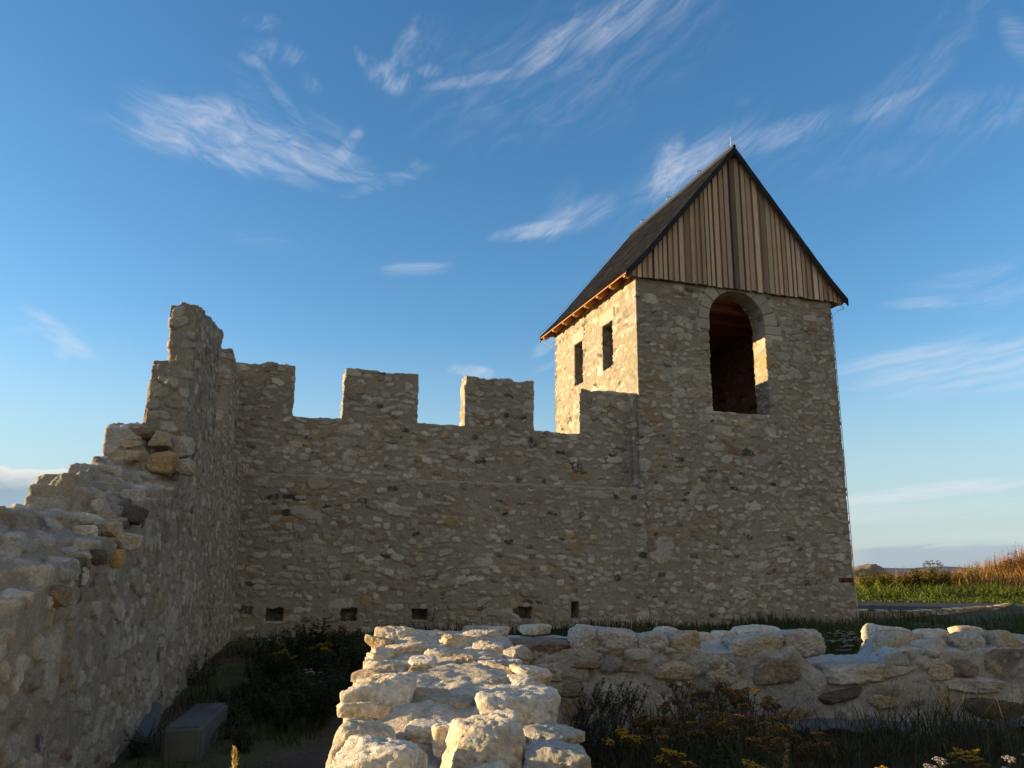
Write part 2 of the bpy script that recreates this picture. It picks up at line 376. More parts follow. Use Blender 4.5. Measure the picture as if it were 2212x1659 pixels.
# ================================================================== TOWER
YAW = .3106; TC = Vector((3.565, 22., 0.)); cY, sY = math.cos(YAW), math.sin(YAW)
WD, DP, ZT, TH = 6.82, 6.50, 8.39, .68
def tf(a, b, z=0.): return np.array([TC.x + a * cY - b * sY, TC.y + a * sY + b * cY, z])
tower = empty('tower', TC, YAW, label='rubble stone gate tower with steep slate gable roof and a tall round arched opening', cat='tower')
AX0, AX1, SILL, SPR = 2.37, 4.33, 4.47, 7.27; AXC, AR = (AX0 + AX1) / 2, (AX1 - AX0) / 2
SL = [(1.62, 2.37), (3.97, 4.68)]; SZ0, SZ1 = 6.02, 7.47
def tower_parts():
    P = []; FL = 4.30
    P.append(bx(0, WD, 0, DP, -1.9, FL))
    # front wall: below sill, two halves beside the arch
    P.append(bx(0, WD, 0, TH, FL - .1, SILL))
    nseg = 18
    arcL = [(AXC - AR * math.sin(t), SPR + AR * math.cos(t)) for t in np.linspace(0, math.pi / 2, nseg)]
    P.append(prism_xz([(0, SILL - .1), (AX0, SILL - .1), (AX0, SILL)] + arcL[::-1] + [(AXC + .01, SPR + AR), (AXC + .01, ZT), (0, ZT)], 0, TH))
    arcR = [(2 * AXC - x, z) for x, z in arcL]
    P.append(prism_xz([(WD, SILL - .1), (AX1, SILL - .1), (AX1, SILL)] + arcR[::-1] + [(AXC - .01, SPR + AR), (AXC - .01, ZT), (WD, ZT)], 0, TH))
    # left wall with the two slits (inner side splayed)
    ys = [0, SL[0][0], SL[0][1], SL[1][0], SL[1][1], DP]
    P.append(bx(0, TH, 0, DP, FL - .1, SZ0)); P.append(bx(0, TH, 0, DP, SZ1, ZT))
    for y0, y1, d0, d1 in ((ys[0], ys[1], 0, .22), (ys[2], ys[3], .1, .22), (ys[4], ys[5], .1, 0)):
        q = [(0, y0), (TH, y0 + d0), (TH, y1 - d1), (0, y1)]; n = 4
        P.append(([(x, y, z) for z in (SZ0 - .1, SZ1 + .1) for x, y in q], BOXF.tolist()))
    P.append(bx(WD - TH, WD, 0, DP, FL - .1, ZT)); P.append(bx(0, WD, DP - TH, DP, FL - .1, ZT))
    return P
V, Nn, F = solid(tower_parts(), .0235)
h, C = masonry(V, (.265, .265, .155), 3, amp=.023, big=.13)
out = (V[:, 0] < .02) | (V[:, 0] > WD - .02) | (V[:, 1] < .02) | (V[:, 1] > DP - .02)
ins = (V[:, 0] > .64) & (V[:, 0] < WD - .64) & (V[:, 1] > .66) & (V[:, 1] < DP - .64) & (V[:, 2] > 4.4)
C = np.where(ins[:, None], C * np.array((.80, .56, .44)), C)          # redder and darker inside
# red brick quoins low on the right corner
bq = (V[:, 0] > WD - .55 - .25 * ((np.floor(V[:, 2] / .17) % 2))) & (V[:, 1] < .5) & (V[:, 2] > -.62) & (V[:, 2] < .12)
bq &= (np.abs((V[:, 2] / .17) % 1 - .5) < .42); bq &= hsh(np.floor(V[:, 2] / .17), np.floor(V[:, 2] / .17), np.floor(V[:, 2] / .17), 5) < .5
C[bq] = np.array((.20, .085, .06)) * (.7 + .5 * vnoise(V[bq], 9., 3)[:, None])
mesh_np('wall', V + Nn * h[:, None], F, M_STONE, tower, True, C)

# dressed stone round the arch: voussoirs and a few jamb blocks
ring = MB(); rng = np.random.RandomState(4)
th = [math.pi * t for t in (0.0, .105, .20, .305, .40, .50, .60, .695, .80, .90, 1.0)]
for i in range(len(th) - 1):
    t0, t1 = th[i] + .006, th[i + 1] - .006; r0, r1 = AR - .012, AR + .36 + rng.uniform(-.05, .06)
    pr, dp = -.026 - rng.uniform(0, .010), .50
    ts = np.linspace(t0, t1, 5); prof = []
    for r in (r0, r1): prof.append([(AXC + r * math.cos(t), min(SPR + r * math.sin(t), 8.36)) for t in ts])
    c = np.array((.39, .37, .325)) * rng.uniform(.82, 1.08); nn = len(ts)
    Vv = [(x, y, z) for y in (pr, dp) for row in prof for x, z in row]
    Fv = []
    g = lambda y, r, k: y * 2 * nn + r * nn + k
    for k in range(nn - 1):
        Fv += [(g(0,0,k), g(0,1,k), g(0,1,k+1), g(0,0,k+1)), (g(1,0,k), g(1,0,k+1), g(1,1,k+1), g(1,1,k)), (g(0,0,k), g(0,0,k+1), g(1,0,k+1), g(1,0,k)), (g(0,1,k), g(1,1,k), g(1,1,k+1), g(0,1,k+1))]
    for k in (0, nn - 1): Fv.append((g(0,0,k), g(1,0,k), g(1,1,k), g(0,1,k)))
    ring.add(Vv, Fv, c)
ring.box((AX1 - .02, -.034, 6.98), (AX1 + .55, .4, 7.262), (.42, .40, .36)); ring.box((AX0 - .42, -.03, 6.95), (AX0 + .02, .4, 7.262), (.37, .345, .30))
ro = ring.build('arch_ring', M_STONE, tower)
bv = ro.modifiers.new('b', 'BEVEL'); bv.width = .012; bv.segments = 1; bv.limit_method = 'ANGLE'
for (y0, y1) in SL:
    l = MB(); l.box((-.035, y0 - .16, SZ1 - .01), (.3, y1 + .16, SZ1 + .40), (.40, .375, .33)); lo = l.build('lintel', M_STONE, tower)
    bv = lo.modifiers.new('b', 'BEVEL'); bv.width = .02; bv.segments = 1
fl = MB(); fl.box((TH - .02, TH - .02, 4.31), (WD - TH + .02, DP - TH + .02, 4.46), (.30, .15, .08)); fl.build('floor', M_PINE, tower)
for i in range(5):
    jb = MB(); y = 1.1 + i * 1.05; jb.box((.5, y, 8.0), (WD - .5, y + .18, 8.24), (.34, .17, .085)); jb.build('ceiling_joist', M_PINE, tower)
cl = MB()
for i in range(30):
    y = .70 + i * .17; cl.box((.62, y, 8.245), (WD - .62, y + .166, 8.275), np.array((.33, .17, .09)) * random.Random(i).uniform(.8, 1.15))
cl.build('ceiling_boards', M_PINE, tower)

# roof ------------------------------------------------------------
RX, RZ, EL, EZ, ON, OF = WD / 2, 12.93, .44, 8.33, .25, .43
prof = [(-EL, EZ), (-.02, 8.76), (.40, 9.235), (RX, RZ)]         # a little kick at the eave
def zroof(a):
    a = a if a <= RX else WD - a
    for (x0, z0), (x1, z1) in zip(prof, prof[1:]):
        if a <= x1: return z0 + (z1 - z0) * (a - x0) / (x1 - x0)
    return RZ
Y0, Y1 = -ON, DP + OF
rf = MB()
for side in (0, 1):                                              # boarding under the slates
    pp = [(x, z) if side == 0 else (WD - x, z) for x, z in prof]
    for (x0, z0), (x1, z1) in zip([(pp[0][0] + (.02 if side == 0 else -.02), pp[0][1] + .02)] + pp[1:], pp[1:]):
        V = [(x0, Y0, z0 - .03), (x1, Y0, z1 - .03), (x1, Y1, z1 - .03), (x0, Y1, z0 - .03), (x0, Y0, z0 - .075), (x1, Y0, z1 - .075), (x1, Y1, z1 - .075), (x0, Y1, z0 - .075)]
        rf.add(V, BOXF, (.46, .22, .08))
rf.build('roof_boarding', M_PINE, tower)
rng = np.random.RandomState(11)
sl = MB()
L0 = np.array([0.] + list(np.cumsum([math.dist(prof[i], prof[i + 1]) for i in range(3)])))
def pt_on(s):
    s = min(max(s, 0), L0[-1]); i = min(int(np.searchsorted(L0, s, 'right')) - 1, 2); t = (s - L0[i]) / (L0[i + 1] - L0[i])
    (x0, z0), (x1, z1) = prof[i], prof[i + 1]; d = np.array((x1 - x0, z1 - z0)); d /= np.linalg.norm(d)
    return x0 + (x1 - x0) * t, z0 + (z1 - z0) * t, (-d[1], d[0])
rows = 30; ex = L0[-1] / rows; ncol = 26
for side in (0, 1):
    for r in range(rows):
        sa, sb = r * ex, min((r + 1) * ex + .04, L0[-1])
        xa, za, na = pt_on(sa); xb, zb_, nb_ = pt_on(sb)
        cw = (Y1 - Y0) / ncol; off = (r % 2) * .5
        edges = [Y0 - .02] + [Y0 + (k + off + .5 + rng.uniform(-.1, .1)) * cw for k in range(ncol - 1)] + [Y1 + .02]
        for k in range(len(edges) - 1):
            lift = .018 + rng.uniform(0, .007); lo = .012 + rng.uniform(-.012, .012) if r else 0
            c = np.array((.0125, .0140, .0170)) * rng.uniform(.6, 1.5) * np.array((1., rng.uniform(.96, 1.02), rng.uniform(.94, 1.1)))
            sx = lambda x: x if side == 0 else WD - x
            nx = lambda n: n[0] if side == 0 else -n[0]
            ya, yb = edges[k] + .002, edges[k + 1] - .002
            pa = (sx(xa) + nx(na) * lift, za + na[1] * lift - lo); pb = (sx(xb) + nx(nb_) * .004, zb_ + nb_[1] * .004); th_ = .03 if r == 0 else .01; pc = (sx(xa) - nx(na) * th_, za - na[1] * th_ - lo)
            V = [(pa[0], ya, pa[1]), (pa[0], yb, pa[1]), (pb[0], yb, pb[1]), (pb[0], ya, pb[1]), (pc[0], ya, pc[1]), (pc[0], yb, pc[1])]
            sl.add(V, [(0, 1, 2, 3), (4, 5, 1, 0)], c)
roof = sl.build('roof', M_SLATE, tower)
# dark slate verge along both gables
for yy in (Y0 - .05, Y1 + .01):
    vg = MB()
    for side in (0, 1):
        Ls = 17
        for i in range(Ls):
            s0, s1 = L0[-1] * i / Ls, L0[-1] * (i + 1) / Ls
            x0, z0, n0 = pt_on(s0); x1, z1, n1 = pt_on(s1)
            f = (lambda x: x) if side == 0 else (lambda x: WD - x)
            V = []
            up = .035 + .006 * (i % 2)
            for y in (yy, yy + .045):
                V += [(f(x0), y, z0 - .20), (f(x1), y, z1 - .20), (f(x1), y, z1 + up), (f(x0), y, z0 + up)]
            vg.add(V, [(0, 1, 2, 3), (7, 6, 5, 4), (0, 4, 5, 1), (1, 5, 6, 2), (2, 6, 7, 3), (3, 7, 4, 0)], np.array((.030, .033, .042)) * (1 + .35 * ((i * 7) % 5) / 5))
    vg.build('verge', M_SLATE, tower)
rc = MB()
rc.tube([(RX, Y0 - .05, RZ + .03), (RX, Y1 + .05, RZ + .03)], .06, c=(.06, .06, .065), n=6); rc.build('ridge_cap', M_SLATE, roof)
# gable boarding
for gy, sg in ((-.06, -1), (DP + .06, 1)):
    gb = MB(); rng = np.random.RandomState(21); x = -.30; i = 0
    TONE = [(.68,.53,.385), (.56,.42,.30), (.72,.58,.44), (.44,.32,.225), (.62,.46,.33), (.52,.43,.345)]
    while x < WD + .30:
        w = rng.uniform(.085, .155); front = i % 2 == 0
        w = w if front else rng.uniform(.03, .085)
        d0, d1 = (.045, .075) if front else (.012, .036)
        c = np.array(TONE[rng.randint(6)]) * rng.uniform(.62, 1.15)
        if rng.rand() < (.07 if front else .40): c = c * np.array((.42, .40, .42))
        if not front: c = c * .6
        x1 = min(x + w, WD + .30); over = .03 if not front else 0
        xa, xb = x - over, x1 + over
        za, zb2 = zroof(max(xa, -EL)) - .10, zroof(min(xb, WD + EL)) - .10
        zl = 8.30 - rng.uniform(0, .045)
        if zl < min(za, zb2) or True:
            za, zb2 = max(za, zl + .01), max(zb2, zl + .01)
            pts = [(xa, zl), (xb, zl), (xb, zb2), (xa, za)]
            if xa < RX < xb: pts = [(xa, zl), (xb, zl), (xb, zb2), (RX, RZ - .11), (xa, za)]
            n = len(pts); Vv = [(p, gy + sg * d1, q) for p, q in pts] + [(p, gy + sg * d0, q) for p, q in pts]
            if n == 4: gb.add(Vv, [(0, 1, 2, 3), (7, 6, 5, 4), (0, 4, 5, 1), (1, 5, 6, 2), (2, 6, 7, 3), (3, 7, 4, 0)], c)
            else:
                gb.add(Vv, [(0, 1, 2, 4), (0, 5, 6, 1), (1, 6, 7, 2), (4, 9, 5, 0)], c); gb.add([Vv[2], Vv[3], Vv[4]], [(0, 1, 2)], c)
        x = x1 + .004; i += 1
    gb.add([(-.2, gy + sg * .004, 8.4), (WD + .2, gy + sg * .004, 8.4), (RX, gy + sg * .004, RZ - .2)], [(0, 1, 2)], (.05, .035, .025))
    gb.build('gable_boards', M_WOOD, tower)
    wp = MB(); wp.box((-.05, gy - .10 if sg < 0 else gy - .16, 8.31), (WD + .05, gy + .0 if sg < 0 else gy - .06, 8.40), (.16, .085, .05)) if sg > 0 else wp.box((-.05, gy - .012, 8.375), (WD + .05, gy + .5, 8.46), (.16, .085, .05))
    wp.build('wall_plate', M_PINE, tower)
# rafter tails and eave boards, both eaves
for side in (0, 1):
    f = (lambda x: x) if side == 0 else (lambda x: WD - x)
    for i in range(8):
        y = Y0 + .14 + i * (Y1 - Y0 - .42) / 7.; r_ = MB()
        pts = [(-EL + .05, EZ - .10), (-EL + .05, EZ - .01), (.5, 9.22), (.5, 9.02), (-.02, 8.40), (-EL + .20, EZ - .13)]
        V = [(f(a), yy, z) for yy in (y, y + .13) for a, z in pts]
        r_.add(V, [(0, 6, 7, 1), (1, 7, 8, 2), (2, 8, 9, 3), (3, 9, 10, 4), (4, 10, 11, 5), (5, 11, 6, 0), (0, 1, 2, 5), (2, 3, 4, 5), (6, 11, 8, 7), (8, 11, 10, 9)], (.50, .24, .085))
        r_.build('rafter', M_PINE, tower)
    ft = MB(); lo_, hi_ = (-.005, .12) if side == 0 else (WD - .12, WD + .005)
    ft.box((lo_, .0, 8.36), (hi_, DP, 8.52), (.42, .20, .075)); ft.build('eave_beam', M_PINE, tower)
# lightning protection
rod = MB(); rod.tube([(RX, Y0 + .12, RZ), (RX - .02, Y0 + .12, RZ + .44)], .011, .006, (.62, .60, .55)); rod.build('lightning_rod', M_METAL, tower)
for i in range(3):
    y = Y0 + 1.95 + i * 2.05; rh = MB(); t = np.linspace(-.3, 3.4, 9)
    rh.tube([(RX - .05 + .12 * math.cos(q) * -1, y, RZ + .07 + .11 * math.sin(q)) for q in t],   .015, .015, (.42, .41, .39)); rh.build('ridge_hook', M_METAL, tower)
wr = MB(); wr.tube([(RX, Y0, RZ + .17), (RX, Y1, RZ + .17)], .008, c=(.16, .155, .15)); wr.build('ridge_wire', M_METAL, tower)
wr = MB(); wr.tube([(WD + EL - .02, Y0 + .3, EZ), (WD + EL + .02, Y0 + .2, EZ - .22), (WD + .20, -.10, 8.02), (WD - .06, -.11, 7.8), (WD - .06, -.11, 4.), (WD - .05, -.105, 0.), (WD - .03, -.10, -1.6)], .012, c=(.62, .60, .56)); wr.build('down_wire', M_METAL, tower)
wr = MB(); wr.tube([(-EL + .02, Y1 - .02, EZ + .05), (-EL - .05, Y1 - .05, EZ - .12), (-.30, Y1 - .3, 8.0), (-.07, DP - .1, 7.8), (-.07, DP - .06, 3.)], .011, c=(.45, .43, .40)); wr.build('down_wire', M_METAL, tower)
wr = MB(); wr.tube([(x - .05, Y1 + .06, z + .09) for x, z in prof], .010, c=(.45, .43, .40)); wr.build('verge_wire', M_METAL, tower)

# ================================================================== CURTAIN WALL WITH MERLONS
def curtain_parts():
    P = []; ZL = 2.13; hb, ht = -1.26, -.95
    P.append(bx(-11.6, .09, -.05, 1.35, -2.1, hb)); P.append(bx(-11.6, .09, -.05, 1.35, ht + .12, ZL))
    holes = [(-9.64, -9.24, 0), (-7.95, -7.55, 0), (-6.25, -5.85, -.04), (-3.53, -3.18, .0), (-2.10, -1.88, .12)]
    x = -11.6
    for a0, a1, dz in holes:
        P.append(bx(x, a0, -.05, 1.35, hb - .1, ht + .2)); x = a1
        P.append(bx(a0 - .05, a1 + .05, .45, 1.35, hb - .1, ht + .2)); P.append(bx(a0 - .05, a1 + .05, -.05, .6, ht + dz, ht + .25))
    P.append(bx(x, .09, -.05, 1.35, hb - .1, ht + .2))
    P.append(bx(-11.6, .0, .35, .95, ZL - .2, 3.625)); P.append(bx(-.16, .0, .09, .5, ZL - .2, 4.86))
    for a0, a1, zt in ((-1.61, .0, 4.90), (-4.91, -3.0, 4.985), (-8.09, -6.21, 4.935), (-11.6, -9.34, 4.885)): P.append(bx(a0, a1, .35, .95, 3.5, zt))
    return P
curtain = empty('curtain_wall', TC, YAW, label='long crenellated rubble wall joining the tower with four square merlons', cat='castle wall')
V, Nn, F = solid(curtain_parts(), .0225)
h, C = masonry(V, (.265, .265, .15), 41, amp=.023, big=.14)
cap = (V[:, 2] > 2.06) & (V[:, 2] < 2.17) & (V[:, 1] < .37)                    # mortar fillet along the ledge
C[cap] = np.array((.34, .315, .27)) * (1 + .12 * vnoise(V[cap], 9., 7)[:, None])
jag = .045 * fbm(np.stack([V[:, 0], V[:, 1], V[:, 2] * 0], 1).astype(np.float32), 3.2, 8, 2) * sst(3.3, 3.7, V[:, 2])
V2 = V + Nn * h[:, None]; V2[:, 2] += jag
mesh_np('masonry', V2, F, M_STONE, curtain, True, C)

# ================================================================== LEFT RUINED WALL
LC = np.array([-6.264, 18.734]); LD = np.array([.2425, -.9702]); LN = np.array([.9702, .2425])     # s runs towards the camera, t away from the courtyard
def lw(s, t, z): return np.array([LC[0] + s * LD[0] - t * LN[0], LC[1] + s * LD[1] - t * LN[1], z])
def left_wall():
    ds = .05; ss = np.arange(-1.6, 15.75, ds); tt = np.arange(0, .81, ds)
    s, t = np.meshgrid(ss, tt, indexing='ij')
    zi = np.interp(s, [9.3, 10.5, 11.6, 12.1, 13., 13.9, 14.4, 14.8, 15.3, 15.7], [1.02, .74, .53, .30, .08, -.04, -.20, -.42, -.8, -1.1])
    zo = np.interp(s, [9.3, 9.66, 9.7, 10.6, 11.2, 11.25, 12.0, 12.04, 12.9, 13.6, 14.4, 15., 15.7], [1.62, 1.50, 1.10, .93, .86, .76, .68, .44, .37, .14, -.15, -.6, -1.3])
    w = sst(.06, .55, t); H = zi * (1 - w) + zo * w
    P2 = np.stack([s.ravel(), t.ravel(), 0 * s.ravel()], 1).astype(np.float32)
    nz = fbm(P2, 2.6, 77, 3).reshape(s.shape); cz = .20
    q = np.round((H + .06 * nz) / cz + .3 * vnoise(P2, 1.6, 5).reshape(s.shape)) * cz
    H = np.where(s > 9.75, .5 * (H + .04 * nz) + .5 * q, H + np.where(s > 9.35, .05 * nz, 0))
    H = np.where((s > 13.3) & (s < 14.3) & (t > .67), np.maximum(H, .66), H)  # raised lump added out of view to keep sun off the cross wall
    H = np.where(s <= 9.35, np.where(t > .49, 1.62 + .03 * nz, 2.25), H)
    H = np.where((s < 6.5), 2.25, H)
    H = np.where((s < 2.1) & (t > .3), 4.55, H)
    H = np.where((s > 8.2) & (s <= 9.36 - .05 * nz) & (t <= .49), 2.43 + .03 * nz, H)
    pil = (s > 6.5) & (s <= 9.34 - .03 * (t > .2) + .03 * nz) & (t <= .38)
    H = np.where(pil, np.interp(s, [6.5, 8.06, 9.4], [3.66, 3.43, 3.22]) - .04 * (t > .22) + .02 * nz, H)
    n, m = s.shape; xy = LC[None, None, :] + s[..., None] * LD - t[..., None] * LN
    top = np.concatenate([xy, H[..., None]], -1).reshape(-1, 3); bot = top.copy(); bot[:, 2] = -2.4
    V = np.concatenate([top, bot]); o = n * m; idx = lambda i, j: i * m + j
    Fs = []
    for i in range(n - 1):
        for j in range(m - 1):
            a, b, c, d = idx(i, j), idx(i + 1, j), idx(i + 1, j + 1), idx(i, j + 1); Fs += [(a, b, c, d), (o + d, o + c, o + b, o + a)]
    for i in range(n - 1): Fs += [(idx(i, 0), o + idx(i, 0), o + idx(i + 1, 0), idx(i + 1, 0)), (idx(i, m - 1), idx(i + 1, m - 1), o + idx(i + 1, m - 1), o + idx(i, m - 1))]
    for j in range(m - 1): Fs += [(idx(0, j), idx(0, j + 1), o + idx(0, j + 1), o + idx(0, j)), (idx(n - 1, j), o + idx(n - 1, j), o + idx(n - 1, j + 1), idx(n - 1, j + 1))]
    return V, Fs
V, Nn, F = solid([left_wall()], .0155)
loc = np.stack([(V[:, :2] - LC) @ LD, (V[:, :2] - LC) @ LN, V[:, 2]], 1)      # second coordinate is -t
tp = -loc[:, 1]; lean = np.where((loc[:, 0] > 6.4) & (loc[:, 0] < 9.6) & (loc[:, 2] > 2.47) & (tp > .1), .12 * np.clip((3.35 - loc[:, 2]) / .9, 0, 1) * sst(.1, .36, tp), 0)
V[:, :2] += (lean[:, None] * LN[None, :]).astype(np.float32); loc[:, 1] += lean
h, C = masonry(loc, (.235, .235, .155), 91, amp=.019, big=.14, fill=.97, smear_k=.85)
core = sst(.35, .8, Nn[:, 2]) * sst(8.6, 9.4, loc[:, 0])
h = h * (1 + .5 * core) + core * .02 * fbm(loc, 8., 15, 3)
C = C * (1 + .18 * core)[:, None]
lwall = empty('ruined_wall', lw(7, .5, -1.8), 0, label='stepped ruined rubble wall on the left, broken down towards the camera', cat='ruined wall')
def child_world(o, parent):
    o.parent = parent; o.matrix_parent_inverse = (Matrix.Translation(parent.location) @ Matrix.Rotation(parent.rotation_euler.z, 4, 'Z')).inverted()
h = h + .0035 * fbm(loc, 45., 17, 2); C = C * (1 + .10 * vnoise(loc, 90., 18))[:, None]
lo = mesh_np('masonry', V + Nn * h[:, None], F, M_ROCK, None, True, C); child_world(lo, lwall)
cs = MB(); rng = np.random.RandomState(5)                       # rubble standing proud of the broken crest
def stone_at(px0, px1, py0, py1, s_, t_, tint, mb=cs, sub=5, deep=1.):
    p = lw(s_, t_, 0.); d = ray((px0 + px1) / 2, (py0 + py1) / 2); p = d * (p[1] / d[1]); w = (px1 - px0) * p[1] / FPX; hh = (py1 - py0) * p[1] / FPX
    rock(mb, p + np.array((.0, .30 * w * deep, -.06 * hh)), (w * 1.10, w * .9 * deep, hh * 1.10), rng.uniform(-.25, .25), (rng.uniform(-.1, .1), rng.uniform(-.12, .12)), int(px0 + py0), sub, tint)
for a in ((95, 158, 1046, 1102, 11.93, .62, 'tan'), (160, 215, 1062, 1098, 11.9, .45, 'tan'), (258, 302, 1056, 1088, 11.4, .12, 'grey'), (262, 306, 1092, 1128, 11.9, .06, 'dark'),
          (316, 372, 972, 1020, 9.72, .24, 'ochre'), (240, 300, 970, 1006, 9.68, .62, 'tan'), (322, 362, 930, 962, 9.62, .30, 'tan'), (362, 408, 940, 984, 9.45, .06, 'grey'), (268, 322, 922, 946, 9.6, .6, 'brown'), (262, 306, 946, 968, 9.64, .62, 'tan'),
          (372, 412, 990, 1022, 9.6, .05, 'grey'), (155, 200, 1134, 1158, 12.5, .42, 'cream'), (200, 250, 1126, 1156, 12.3, .3, 'grey'), (246, 296, 1150, 1188, 12.3, .06, 'grey'),
          (75, 150, 1182, 1214, 13., .4, 'grey'), (35, 92, 1218, 1254, 13.5, .4, 'tan'), (96, 132, 1214, 1250, 13.4, .22, 'tan'), (138, 178, 1226, 1262, 13.3, .12, 'grey'),
          (45, 126, 1262, 1302, 13.9, .22, 'brown'), (190, 222, 1186, 1216, 13., .1, 'dark'), (236, 262, 1186, 1222, 12.9, .03, 'ochre'), (150, 196, 1190, 1216, 13., .2, 'grey'),
          (0, 62, 1102, 1142, 12.7, .6, 'tan'), (0, 45, 1168, 1205, 13.1, .6, 'cream'), (0, 44, 1310, 1350, 14.3, .2, 'brown'), (60, 106, 1122, 1146, 12.5, .6, 'dark'), (112, 152, 1118, 1140, 12.3, .55, 'tan')):
    stone_at(*a)
lo = cs.build('crest_stones', M_ROCK, None, True); child_world(lo, lwall)

# ================================================================== NEAR WALL (stub running away from the camera) AND CROSS WALL
def height_block(xs, ys, Hf, zb, xf):
    """closed block with top height Hf(u,v); xf maps (u,v)->(x,y)"""
    u, v = np.meshgrid(xs, ys, indexing='ij'); H = Hf(u, v); n, m = u.shape
    xy = xf(u, v); top = np.concatenate([xy, H[..., None]], -1).reshape(-1, 3); bot = top.copy(); bot[:, 2] = zb
    V = np.concatenate([top, bot]); o = n * m; idx = lambda i, j: i * m + j; Fs = []
    for i in range(n - 1):
        for j in range(m - 1):
            a, b, c, d = idx(i, j), idx(i + 1, j), idx(i + 1, j + 1), idx(i, j + 1); Fs += [(a, b, c, d), (o + d, o + c, o + b, o + a)]
    for i in range(n - 1): Fs += [(idx(i, 0), o + idx(i, 0), o + idx(i + 1, 0), idx(i + 1, 0)), (idx(i, m - 1), idx(i + 1, m - 1), o + idx(i + 1, m - 1), o + idx(i, m - 1))]
    for j in range(m - 1): Fs += [(idx(0, j), idx(0, j + 1), o + idx(0, j + 1), o + idx(0, j)), (idx(n - 1, j), o + idx(n - 1, j), o + idx(n - 1, j + 1), idx(n - 1, j + 1))]
    return V, Fs
def near_H(y): return np.interp(y, [1.2, 2.62, 2.72, 2.82, 3.10, 3.25, 3.55, 3.7, 4.0, 4.1, 4.6], [-.595, -.568, -.515, -.452, -.424, -.400, -.388, -.374, -.364, -.340, -.337])
def near_x(y): return np.interp(y, [1.2, 2.4, 2.85, 4.3], [-.40, -.47, -.52, -.68]), np.interp(y, [1.2, 2.4, 2.85, 4.3], [.24, .20, .14, .0])
def nf(u, v):
    a, b = near_x(v); return np.stack([a + (b - a) * u, v], -1)
def nH(u, v):
    q = np.stack([u.ravel() * .7, v.ravel(), 0 * u.ravel()], 1).astype(np.float32)
    return near_H(v) + (.018 * fbm(q, 5., 31, 3)).reshape(u.shape) - .05 * np.abs(2 * u - 1) ** 4
near = empty('near_wall', (-.2, 2.8, -1.7), 0, label='sunlit stub of pale limestone wall running away from the camera in the foreground', cat='stone wall')
V, Nn, F = solid([height_block(np.linspace(0, 1, 16), np.arange(1.2, 4.62, .04), nH, -2.0, nf)], .011)
h, C = masonry(V, (.20, .20, .13), 121, amp=.02, big=.2, mortar=np.array((.47, .43, .365), np.float32), pal=PAL * 1.25)
up = sst(.3, .7, Nn[:, 2]); fn = fbm(V, 22., 140, 4, .6)
h = h * (1 - up) + up * (.006 * fn + .004 * fbm(V, 6., 9, 2)); C = C * (1 - up)[:, None] + up[:, None] * np.array((.52, .465, .385)) * (1 + .14 * fn)[:, None]
no = mesh_np('mortar_core', V + Nn * h[:, None], F, M_ROCK, None, True, C); child_world(no, near)
ns = MB(); rng = np.random.RandomState(9)
def near_stone(px0, px1, py0, py1, d, tint, deep=1., rz=0., sub=5, bury=.3, rough=1.):
    """stone whose visible front spans this much of the wall's crest at depth d"""
    p = at_y((px0 + px1) / 2, (py0 + py1) / 2, d); w = (px1 - px0) * d / FPX; hh = (py1 - py0) * d / FPX
    H_ = hh * (1 + bury); D_ = min(w, .40) * 1.1 * deep
    rock(ns, p + np.array((0, D_ * .42, -hh * bury * .5)), (w * 1.03, D_, H_ * 1.04), rz + rng.uniform(-.12, .12), (rng.uniform(-.08, .04), rng.uniform(-.06, .06)), int(px0 * 3 + py0), sub, tint, rough=rough)
for a in ((798, 912, 1362, 1416, 4.08, 'cream'), (885, 942, 1364, 1394, 4.18, 'pale'), (793, 918, 1398, 1440, 3.78, 'cream'), (775, 884, 1437, 1478, 3.42, 'cream'),
          (879, 968, 1448, 1481, 3.36, 'ochre'), (740, 878, 1474, 1580, 2.83, 'pale'), (866, 966, 1479, 1508, 3.08, 'pale'), (869, 1028, 1507, 1560, 2.86, 'tan'),
          (1022, 1214, 1514, 1606, 2.80, 'pale'), (919, 994, 1408, 1438, 3.72, 'cream'), (1014, 1094, 1394, 1424, 3.86, 'cream'), (944, 1010, 1380, 1402, 4.02, 'pale'), (1000, 1076, 1366, 1398, 4.22, 'cream'),
          (1018, 1160, 1442, 1496, 3.36, 'grey'), (712, 842, 1578, 1655, 2.52, 'cream'), (880, 1018, 1570, 1602, 2.66, 'pale'), (932, 1014, 1575, 1628, 2.52, 'pale'),
          (955, 1136, 1570, 1700, 2.32, 'cream'), (714, 890, 1632, 1740, 2.12, 'pale'), (1139, 1272, 1626, 1720, 2.28, 'grey'), (1000, 1180, 1484, 1514, 3.06, 'pale'),
          (930, 1100, 1700, 1800, 2.05, 'cream'), (1080, 1128, 1428, 1446, 3.66, 'pale'), (1060, 1110, 1396, 1420, 3.95, 'grey')):
    near_stone(*a)
for i in range(46):                                             # small packing stones between the big ones
    y = rng.uniform(2.1, 4.3); a_, b_ = near_x(y); f_ = rng.choice([rng.uniform(.0, .12), rng.uniform(.9, 1.), rng.uniform(.1, .9)]); sz = rng.uniform(.05, .13)
    rock(ns, (a_ + (b_ - a_) * f_, y, near_H(y) - .012), (sz * rng.uniform(1., 1.7), sz * rng.uniform(.8, 1.5), sz * rng.uniform(.4, .75)), rng.uniform(0, 3), (rng.uniform(-.2, .2), rng.uniform(-.2, .2)), 900 + i, 5, ('cream', 'pale', 'grey', 'tan', 'pale')[rng.randint(5)])
